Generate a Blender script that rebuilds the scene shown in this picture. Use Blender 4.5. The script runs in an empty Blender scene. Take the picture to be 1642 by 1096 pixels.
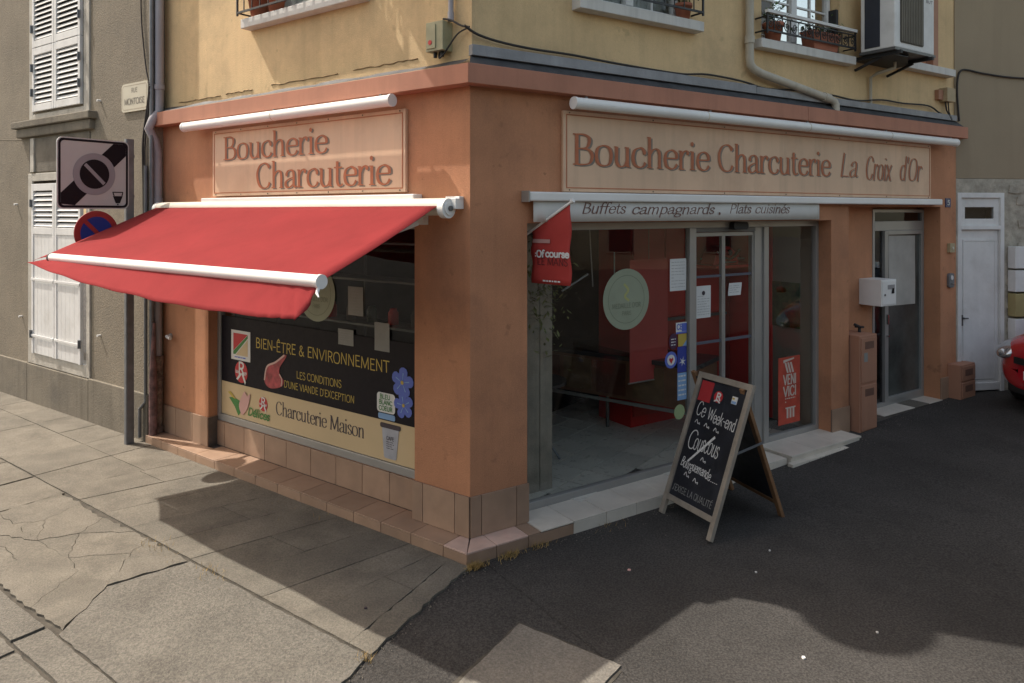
import bpy, bmesh, math, random
from mathutils import Matrix, Vector
random.seed(7)
R = math.radians
scene = bpy.context.scene
COL = scene.collection
# ------------------------------------------------------------------ camera
cam_d = bpy.data.cameras.new('camera'); cam = bpy.data.objects.new('camera', cam_d)
COL.objects.link(cam); scene.camera = cam
cam.location = (0, 0, 2.5); cam.rotation_euler = (R(90), 0, 0)
cam_d.sensor_width = 36; cam_d.lens = 36*1150/1642; cam_d.shift_y = -208/1642
cam_d.clip_end = 400; cam_d.clip_start = .05
# ------------------------------------------------------------------ sky and sun
SUN = Vector((.69, -.255, -1.0)).normalized()          # direction the light travels
EL = math.asin(-SUN.z)
w = bpy.data.worlds.new('World'); scene.world = w; w.use_nodes = True
nt = w.node_tree
sky = nt.nodes.new('ShaderNodeTexSky'); sky.sky_type = 'NISHITA'; sky.sun_disc = False
sky.sun_elevation = EL; sky.sun_rotation = math.atan2(-SUN.x, -SUN.y)
sky.dust_density = 2.5; sky.ozone_density = 1.0; sky.air_density = 1.0
warm = nt.nodes.new('ShaderNodeMix'); warm.data_type = 'RGBA'; warm.blend_type = 'MULTIPLY'; warm.inputs[0].default_value = 1
warm.inputs[7].default_value = (1.0, .84, .64, 1)        # a milky warm summer haze over the whole sky
nt.links.new(sky.outputs[0], warm.inputs[6]); nt.links.new(warm.outputs[2], nt.nodes['Background'].inputs[0])
nt.nodes['Background'].inputs[1].default_value = .15
sd = bpy.data.lights.new('sun', 'SUN'); sd.energy = 2.3; sd.angle = R(.6); sd.color = (1, .945, .86)
so = bpy.data.objects.new('sun', sd); COL.objects.link(so)
so.rotation_euler = SUN.to_track_quat('-Z', 'Y').to_euler(); so.location = (-10, 4, 15)
scene.view_settings.view_transform = 'Standard'; scene.view_settings.look = 'None'
scene.view_settings.gamma = 1; scene.view_settings.exposure = 1.25
scene.render.engine = 'CYCLES'
scene.cycles.max_bounces = 8; scene.cycles.transparent_max_bounces = 12
# ------------------------------------------------------------------ materials
_m = {}
def M(name, col, rough=.8, var=.12, vs=3.0, bump=0.0, bs=60.0, metal=0.0, streak=0.0, dirt=None, dirt_amt=0.0,
      ds=1.2, rnd=0.0, spec=.5, speck=0.0, ss=120.0, coat=0.0, spots=0.0, trans=0.0):
    """procedural surface: base colour with broad variation, streaks, dirt patches, specks and fine relief"""
    if name in _m: return _m[name]
    m = bpy.data.materials.new(name); m.use_nodes = True; t = m.node_tree; N = t.nodes; L = t.links
    b = N['Principled BSDF']; b.inputs['Roughness'].default_value = rough; b.inputs['Metallic'].default_value = metal
    b.inputs['Specular IOR Level'].default_value = spec; b.inputs['Coat Weight'].default_value = coat
    geo = N.new('ShaderNodeNewGeometry')
    def noise(scale, det=4, vec=None, ro=.6):
        n = N.new('ShaderNodeTexNoise'); n.inputs['Scale'].default_value = scale; n.inputs['Detail'].default_value = det
        n.inputs['Roughness'].default_value = ro
        L.new(vec if vec else geo.outputs['Position'], n.inputs['Vector']); return n.outputs['Fac']
    def mix(fac, a, bb, mode='MIX'):
        x = N.new('ShaderNodeMix'); x.data_type = 'RGBA'; x.blend_type = mode
        if isinstance(fac, float): x.inputs[0].default_value = fac
        else: L.new(fac, x.inputs[0])
        for i, v in ((6, a), (7, bb)):
            if isinstance(v, tuple): x.inputs[i].default_value = (*v, 1) if len(v) == 3 else v
            else: L.new(v, x.inputs[i])
        return x.outputs[2]
    def ramp(v, lo, hi, a=0., c=1.):
        x = N.new('ShaderNodeMapRange'); x.inputs[1].default_value = lo; x.inputs[2].default_value = hi
        x.inputs[3].default_value = a; x.inputs[4].default_value = c; L.new(v, x.inputs[0]); return x.outputs[0]
    dark = tuple(c*(1-var*1.6) for c in col); lite = tuple(min(1, c*(1+var)) for c in col)
    c = mix(ramp(noise(vs, 6), .3, .7), dark, lite)
    if rnd:
        oi = N.new('ShaderNodeObjectInfo')
        c = mix(1.0, c, mix(oi.outputs['Random'], (1-rnd,)*3, (1+rnd, 1+rnd*.9, 1+rnd*.8)), 'MULTIPLY')
    if streak:
        mp = N.new('ShaderNodeMapping'); mp.inputs['Scale'].default_value = (9, 9, .5); L.new(geo.outputs['Position'], mp.inputs[0])
        c = mix(ramp(noise(1.0, 5, mp.outputs[0]), .48, .75, 0, streak), c, tuple(x*.35 for x in col))
    if dirt_amt:
        c = mix(ramp(noise(ds, 8, ro=.7), .5, .68, 0, dirt_amt), c, dirt or tuple(x*.4 for x in col))
    if spots:
        c = mix(ramp(noise(4.5, 3), .66, .72, 0, spots), c, tuple(x*.5 for x in col)); c = mix(ramp(noise(13, 2), .72, .76, 0, spots), c, tuple(x*.45 for x in col))
    if speck:
        c = mix(ramp(noise(ss, 2), .35, .65, 0, 1), mix(1.0, c, (1-speck,)*3, 'MULTIPLY'), mix(1.0, c, (1+speck,)*3, 'MULTIPLY'))
    L.new(c, b.inputs['Base Color'])
    if rough < .6:
        L.new(ramp(noise(vs*4, 5), .2, .8, rough*.75, min(1, rough*1.3)), b.inputs['Roughness'])
    if bump:
        bp = N.new('ShaderNodeBump'); bp.inputs['Strength'].default_value = bump; bp.inputs['Distance'].default_value = .01
        L.new(noise(bs, 5), bp.inputs['Height']); L.new(bp.outputs[0], b.inputs['Normal'])
    if trans:       # thin cloth lets some light through
        tl = N.new('ShaderNodeBsdfTranslucent'); L.new(c, tl.inputs[0]); mx = N.new('ShaderNodeMixShader'); mx.inputs[0].default_value = trans
        L.new(b.outputs[0], mx.inputs[1]); L.new(tl.outputs[0], mx.inputs[2]); L.new(mx.outputs[0], N['Material Output'].inputs[0])
    _m[name] = m; return m
def glass(name, tint=(1, 1, 1), extra=0.0):
    if name in _m: return _m[name]
    m = bpy.data.materials.new(name); m.use_nodes = True; t = m.node_tree; N = t.nodes; L = t.links
    N.remove(N['Principled BSDF'])
    tr = N.new('ShaderNodeBsdfTransparent'); tr.inputs[0].default_value = (*tint, 1)
    gl = N.new('ShaderNodeBsdfGlossy'); gl.inputs['Roughness'].default_value = .01
    fr = N.new('ShaderNodeFresnel'); gg = N.new('ShaderNodeNewGeometry'); io = N.new('ShaderNodeMapRange')
    io.inputs[3].default_value = 1.36; io.inputs[4].default_value = 1/1.36      # the same pane seen from either face
    L.new(gg.outputs['Backfacing'], io.inputs[0]); L.new(io.outputs[0], fr.inputs[0])
    mx = N.new('ShaderNodeMixShader')
    if extra:
        ad = N.new('ShaderNodeMath'); ad.inputs[1].default_value = extra; L.new(fr.outputs[0], ad.inputs[0]); L.new(ad.outputs[0], mx.inputs[0])
    else: L.new(fr.outputs[0], mx.inputs[0])
    L.new(tr.outputs[0], mx.inputs[1]); L.new(gl.outputs[0], mx.inputs[2]); L.new(mx.outputs[0], N['Material Output'].inputs[0])
    _m[name] = m; return m
STUC = M('terracotta_render', (.53, .242, .125), .85, .10, 1.6, .5, 150, spots=.5, streak=.16, dirt=(.17, .085, .06), dirt_amt=.30, ds=1.7, speck=.06)
BAND = M('band_paint', (.46, .20, .125), .7, .07, 2, .12, 60, streak=.2, dirt_amt=.15)
YEL = M('ochre_render', (.72, .515, .28), .9, .09, 1.3, spots=.35, bump=.5, bs=120, streak=.18, dirt=(.34, .25, .15), dirt_amt=.4, ds=1.1, speck=.05)
GREYR = M('grey_render', (.235, .20, .15), .95, .12, 1.2, .8, 55, streak=.12, dirt=(.17, .15, .12), dirt_amt=.5, ds=.9, speck=.16, ss=70)
GREYP = M('grey_plinth', (.20, .175, .135), .95, .15, 2, .6, 45, streak=.45, dirt=(.11, .10, .085), dirt_amt=.7, ds=1.6, speck=.1)
BROWNR = M('brown_render', (.34, .27, .185), .95, .06, .6, .3, 120, streak=.1, speck=.03)
STONE = M('rubble_stone', (.44, .40, .33), .95, .2, 7, .9, 22, dirt=(.25, .22, .17), dirt_amt=.6, ds=9)
TILE = M('rose_tile', (.36, .236, .16), .45, .10, 5, .05, 40, rnd=.10, dirt=(.22, .15, .12), dirt_amt=.25, ds=3)
TILEL = M('pale_rose_tile', (.62, .43, .35), .4, .12, 6, .05, 40, rnd=.08, dirt=(.5, .25, .18), dirt_amt=.3, ds=5)
TILEC = M('cream_tile', (.68, .62, .53), .35, .08, 5, .03, 40, rnd=.07, dirt=(.5, .44, .35), dirt_amt=.35, ds=3)
FTILE = M('floor_tile', (.62, .59, .52), .3, .08, 4, .0, 40, rnd=.08)
GROUT = M('grout', (.12, .10, .085), .95, .2, 9, .3, 80)
DIRT = M('joint_dirt', (.075, .065, .05), .95, .3, 9, .5, 90)
SLAB = M('concrete_slab', (.158, .141, .112), .92, .16, 3.2, .7, 90, rnd=.09, dirt=(.095, .083, .064), dirt_amt=.65, ds=2.3, speck=.2, ss=80, spots=.35)
AGG = M('exposed_aggregate', (.148, .135, .112), .95, .12, 2.5, 1.0, 85, dirt=(.095, .084, .068), dirt_amt=.5, ds=2.2, speck=.26, ss=66)
def asphalt(name, col):
    return M(name, col, .95, .16, .8, .9, 95, spec=.2, dirt=tuple(c*.62 for c in col), dirt_amt=.6, ds=1.3, speck=.34, ss=75, spots=.30)
ASPH = asphalt('asphalt', (.064, .059, .054))
PATCH = M('patch_concrete', (.19, .172, .145), .95, .08, 2, .7, 80, dirt_amt=.2, speck=.2, ss=70)
WHITE = M('white_enamel', (.82, .81, .78), .35, .03, 3, dirt=(.5, .46, .4), dirt_amt=.15)
WHITEP = M('white_paint', (.74, .735, .72), .6, .05, 4, .1, 60, streak=.1, dirt=(.40, .37, .32), dirt_amt=.25, ds=3)
CREAMW = M('cream_aluminium', (.66, .60, .50), .4, .04, 3, dirt_amt=.1)
SILLM = M('painted_sill', (.66, .64, .60), .7, .08, 4, .2, 80, streak=.3, dirt=(.4, .36, .3), dirt_amt=.3, ds=4)
FRAMEP = M('old_frame_paint', (.50, .47, .41), .85, .12, 5, .4, 60, streak=.3, dirt=(.25, .22, .18), dirt_amt=.5, ds=4)
ALU = M('grey_aluminium', (.36, .35, .33), .38, .05, 3, metal=.35)
ALUD = M('dark_aluminium', (.14, .14, .14), .45, .05, 3, metal=.4)
ZINC = M('weathered_zinc', (.075, .077, .08), .6, .3, 8, .4, 50, metal=.3, dirt=(.06, .06, .06), dirt_amt=.5, ds=4)
ZINCL = M('pale_zinc', (.30, .30, .31), .6, .12, 5, .2, 50, metal=.2, streak=.3, dirt_amt=.3)
GALV = M('galvanised_steel', (.20, .21, .225), .5, .15, 9, metal=.5, streak=.2)
PVCG = M('grey_pvc', (.36, .34, .36), .55, .08, 3, streak=.3, dirt=(.2, .17, .18), dirt_amt=.4)
PVCC = M('cream_pvc', (.52, .47, .38), .6, .08, 3, streak=.3, dirt=(.3, .25, .18), dirt_amt=.3)
RUST = M('rusty_iron', (.20, .13, .10), .9, .5, 14, .8, 60, dirt=(.33, .28, .19), dirt_amt=.9, ds=9)
RUSTR = M('red_rusty_iron', (.20, .11, .10), .9, .4, 12, .7, 60, dirt=(.10, .07, .07), dirt_amt=.7, ds=9)
BLACK = M('black_rubber', (.02, .02, .022), .6, .1)
CABLE = M('cable_black', (.035, .03, .028), .7, .1)
IRON = M('wrought_iron', (.018, .018, .02), .5, .1)
REDF = M('red_awning_fabric', (.34, .044, .046), .9, .08, 1.2, .25, 220, spec=.12, trans=.30, streak=.12, dirt=(.20, .035, .035), dirt_amt=.22, ds=1.4)
REDV = M('red_vinyl', (.44, .035, .04), .5, .03)
FLAGR = M('red_flag_fabric', (.55, .06, .05), .7, .05, 4, .1, 200, trans=.25)
SIGNB = M('sign_board', (.74, .50, .33), .5, .06, 1.5, streak=.22, dirt=(.50, .30, .19), dirt_amt=.35, ds=1.6)
SIGNT = M('sign_letter', (.48, .15, .065), .6, .1, 8)
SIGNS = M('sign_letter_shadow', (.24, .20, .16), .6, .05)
PLAIN = lambda n, c, r=.6: M(n, c, r, .03, 4)
BLK = M('print_black', (.011, .009, .014), .5, .03, 4, spec=.15); WH = PLAIN('print_white', (.70, .69, .66)); YL = PLAIN('print_yellow', (.52, .38, .07))
CRM = M('print_cream', (.62, .47, .27), .4, .03); DKT = PLAIN('print_dark', (.05, .035, .045)); GRN = PLAIN('print_green', (.06, .22, .05))
BLU = PLAIN('print_blue', (.10, .15, .52)); LBL = PLAIN('print_light_blue', (.22, .38, .62)); PNK = PLAIN('print_pink', (.62, .36, .32))
RDP = PLAIN('print_red', (.52, .03, .035)); GRY = PLAIN('print_grey', (.30, .29, .29)); NAVY = PLAIN('enamel_navy', (.015, .03, .12), .3)
PAPER = M('paper', (.68, .68, .66), .7, .05, 5); PAPERD = M('faded_paper', (.27, .27, .25), .7, .06, 6)
MEAT = M('print_meat', (.42, .06, .07), .4, .35, 16); FAT = PLAIN('print_fat', (.66, .44, .38))
WOODG = M('grey_weathered_wood', (.30, .26, .21), .8, .15, 6, .5, 70, streak=.4); WOODO = M('orange_brown_wood', (.25, .13, .06), .7, .2, 8, .4, 70, streak=.4)
SLATE = M('chalkboard', (.013, .015, .022), .55, .35, 5, dirt=(.05, .05, .055), dirt_amt=.3, ds=4)
CHALK = M('chalk', (.66, .66, .64), .95, .2, 60); CHALKD = M('faint_chalk', (.27, .27, .26), .95, .3, 60)
BROWNC = M('terracotta_cabinet', (.40, .20, .125), .65, .08, 4, .1, 60, streak=.15, dirt_amt=.2, ds=4)
REDIN = M('dark_red_panel', (.58, .03, .026), .35, .1, 2); REDIN2 = M('brown_red_panel', (.45, .045, .035), .5, .1, 2)
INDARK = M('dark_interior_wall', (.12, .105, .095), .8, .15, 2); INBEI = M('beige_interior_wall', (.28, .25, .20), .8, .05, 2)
COUNT = M('counter_wood', (.22, .11, .06), .5, .15, 6); CTOP = M('counter_top', (.06, .055, .055), .2, .1)
CHROME = M('chrome', (.6, .6, .6), .15, .02, metal=1.0); POT = M('terracotta_pot', (.40, .14, .08), .8, .1, 8, .2, 60)
LEAF = M('leaf', (.07, .13, .035), .6, .35, 20); DRY = M('dry_grass', (.36, .24, .08), .8, .3, 30)
CARR = M('car_paint_red', (.52, .012, .022), .22, .02, 2, coat=1.0); CARB = M('car_black_plastic', (.02, .02, .02), .5, .05)
LENS = M('headlight_chrome', (.55, .55, .56), .15, .1, 20, metal=.8)
GL = glass('window_glass', (.95, .96, .95)); GLD = glass('tinted_glass', (.72, .74, .76), .01); GLC = glass('clear_lens', (.95, .95, .95))
FROST = M('frosted_glass', (.085, .092, .085), .22, .45, 1.1)
# ------------------------------------------------------------------ frames
CX, CY = -.31, 5.30
def FR(x, y, deg, z=0): return Matrix.Translation((x, y, z)) @ Matrix.Rotation(R(deg), 4, 'Z')
FL = FR(CX, CY, -36.4)          # left street front: x to the right, y inward, corner at x = 0
FRT = FR(CX, CY, 33.0)          # right street front: corner at x = 0
FG = FR(-4.314, 8.053, -34.8)   # grey house
FN = FR(5.695, 9.20, 10.0)      # brown house on the right
def at(fr, x=0, y=0, z=0, rz=0): return fr @ Matrix.Translation((x, y, z)) @ Matrix.Rotation(R(rz), 4, 'Z')
W = {}
# ------------------------------------------------------------------ mesh builder
class MB:
    def __init__(s): s.v = []; s.f = []; s.sm = []
    def add(s, vs, fs, smooth=False):
        o = len(s.v); s.v += [tuple(p) for p in vs]
        for q in fs: s.f.append(tuple(o+i for i in q)); s.sm.append(smooth)
        return s
    def box(s, x0, x1, y0, y1, z0, z1):
        v = [(x, y, z) for z in (z0, z1) for y in (y0, y1) for x in (x0, x1)]
        return s.add(v, [(0, 2, 3, 1), (4, 5, 7, 6), (0, 1, 5, 4), (2, 6, 7, 3), (0, 4, 6, 2), (1, 3, 7, 5)])
    def bar(s, p, q, w, h):     # rectangular bar between two points, w across, h in the z-ish direction
        p, q = Vector(p), Vector(q); d = (q-p).normalized(); up = Vector((0, 0, 1)) if abs(d.z) < .95 else Vector((0, 1, 0))
        a = d.cross(up).normalized()*w/2; b = a.cross(d).normalized()*h/2
        v = [c+i*a+j*b for c in (p, q) for i, j in ((-1, -1), (1, -1), (1, 1), (-1, 1))]
        return s.add(v, [(3, 2, 1, 0), (4, 5, 6, 7), (0, 1, 5, 4), (1, 2, 6, 5), (2, 3, 7, 6), (3, 0, 4, 7)])
    def tube(s, pts, r, n=10, caps=True):
        pts = [Vector(p) for p in pts]; rs = r if isinstance(r, (list, tuple)) else [r]*len(pts); o = []; prev = None
        for i, p in enumerate(pts):
            d = (pts[min(i+1, len(pts)-1)]-pts[max(i-1, 0)]).normalized()
            if prev is None: a = d.cross(Vector((0, 0, 1)) if abs(d.z) < .9 else Vector((1, 0, 0))).normalized()
            else: a = (prev-d*prev.dot(d)).normalized()
            prev = a; b = d.cross(a)
            o += [p+rs[i]*(math.cos(t)*a+math.sin(t)*b) for t in [2*math.pi*k/n for k in range(n)]]
        fs = [(i*n+k, i*n+(k+1) % n, (i+1)*n+(k+1) % n, (i+1)*n+k) for i in range(len(pts)-1) for k in range(n)]
        s.add(o, fs, True)
        if caps: s.add(o[:n], [tuple(range(n-1, -1, -1))]); s.add(o[-n:], [tuple(range(n))])
        return s
    def prism(s, poly, lo, hi, ax='y'):
        f = {'y': lambda a, b, t: (a, t, b), 'z': lambda a, b, t: (a, b, t), 'x': lambda a, b, t: (t, a, b)}[ax]
        n = len(poly); v = [f(a, b, lo) for a, b in poly]+[f(a, b, hi) for a, b in poly]
        return s.add(v, [tuple(range(n)), tuple(range(2*n-1, n-1, -1))]+[(i, i+n, (i+1) % n+n, (i+1) % n) for i in range(n)])
    def flat(s, poly, y): return s.add([(a, y, b) for a, b in poly], [tuple(range(len(poly)))])
    def lathe(s, prof, n=20, c=(0, 0, 0)):
        v = [(c[0]+r*math.cos(2*math.pi*k/n), c[1]+r*math.sin(2*math.pi*k/n), c[2]+z) for r, z in prof for k in range(n)]
        return s.add(v, [(i*n+k, i*n+(k+1) % n, (i+1)*n+(k+1) % n, (i+1)*n+k) for i in range(len(prof)-1) for k in range(n)], True)
    def grid(s, P, smooth=True):
        n, m = len(P), len(P[0]); return s.add([p for r in P for p in r], [(i*m+j, i*m+j+1, (i+1)*m+j+1, (i+1)*m+j) for i in range(n-1) for j in range(m-1)], smooth)
    def mesh(s, name):
        me = bpy.data.meshes.new(name); me.from_pydata(s.v, [], s.f); me.update()
        me.polygons.foreach_set('use_smooth', s.sm)
        bm = bmesh.new(); bm.from_mesh(me); bmesh.ops.recalc_face_normals(bm, faces=bm.faces); bm.to_mesh(me); bm.free()
        return me
def ell(cx, cz, rx, rz=None, n=28, a0=0, a1=360):
    rz = rz or rx; return [(cx+rx*math.cos(R(a0+(a1-a0)*k/n)), cz+rz*math.sin(R(a0+(a1-a0)*k/n))) for k in range(n if a1-a0 == 360 else n+1)]
def rrect(x0, x1, z0, z1, r, n=5):
    o = []
    for cx, cz, a in ((x1-r, z1-r, 0), (x0+r, z1-r, 90), (x0+r, z0+r, 180), (x1-r, z0+r, 270)):
        o += [(cx+r*math.cos(R(a+90*k/n)), cz+r*math.sin(R(a+90*k/n))) for k in range(n+1)]
    return o
# ------------------------------------------------------------------ object helpers
def link(o, Mw, parent=None):
    COL.objects.link(o); W[o.name] = Mw
    if parent is not None: o.parent = parent; o.matrix_local = W[parent.name].inverted() @ Mw
    else: o.matrix_world = Mw; o.matrix_local = Mw
    return o
def tag(o, label=None, cat=None, group=None, kind=None):
    if label: o['label'] = label
    if cat: o['category'] = cat
    if group: o['group'] = group
    if kind: o['kind'] = kind
    return o
def thing(name, label, cat, fr, group=None):
    o = bpy.data.objects.new(name, None); o.empty_display_size = .1; link(o, fr); return tag(o, label, cat, group)
def part(name, mb, mat, parent=None, fr=None, bev=0.0, label=None):
    me = mb.mesh(name) if isinstance(mb, MB) else mb
    if mat and not me.materials: me.materials.append(mat)
    o = bpy.data.objects.new(name, me); link(o, fr if fr is not None else W[parent.name], parent)
    if bev: b = o.modifiers.new('bevel', 'BEVEL'); b.width = bev; b.segments = 2; b.limit_method = 'ANGLE'
    if label: o['label'] = label
    return o
def solo(name, mb, mat, fr, label, cat, group=None, bev=0.0): return tag(part(name, mb, mat, None, fr, bev), label, cat, group)
def struct(name, mb, mat, fr=Matrix(), bev=0.0): return tag(part(name, mb, mat, None, fr, bev), kind='structure')
def box(*a): return MB().box(*a)
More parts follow.
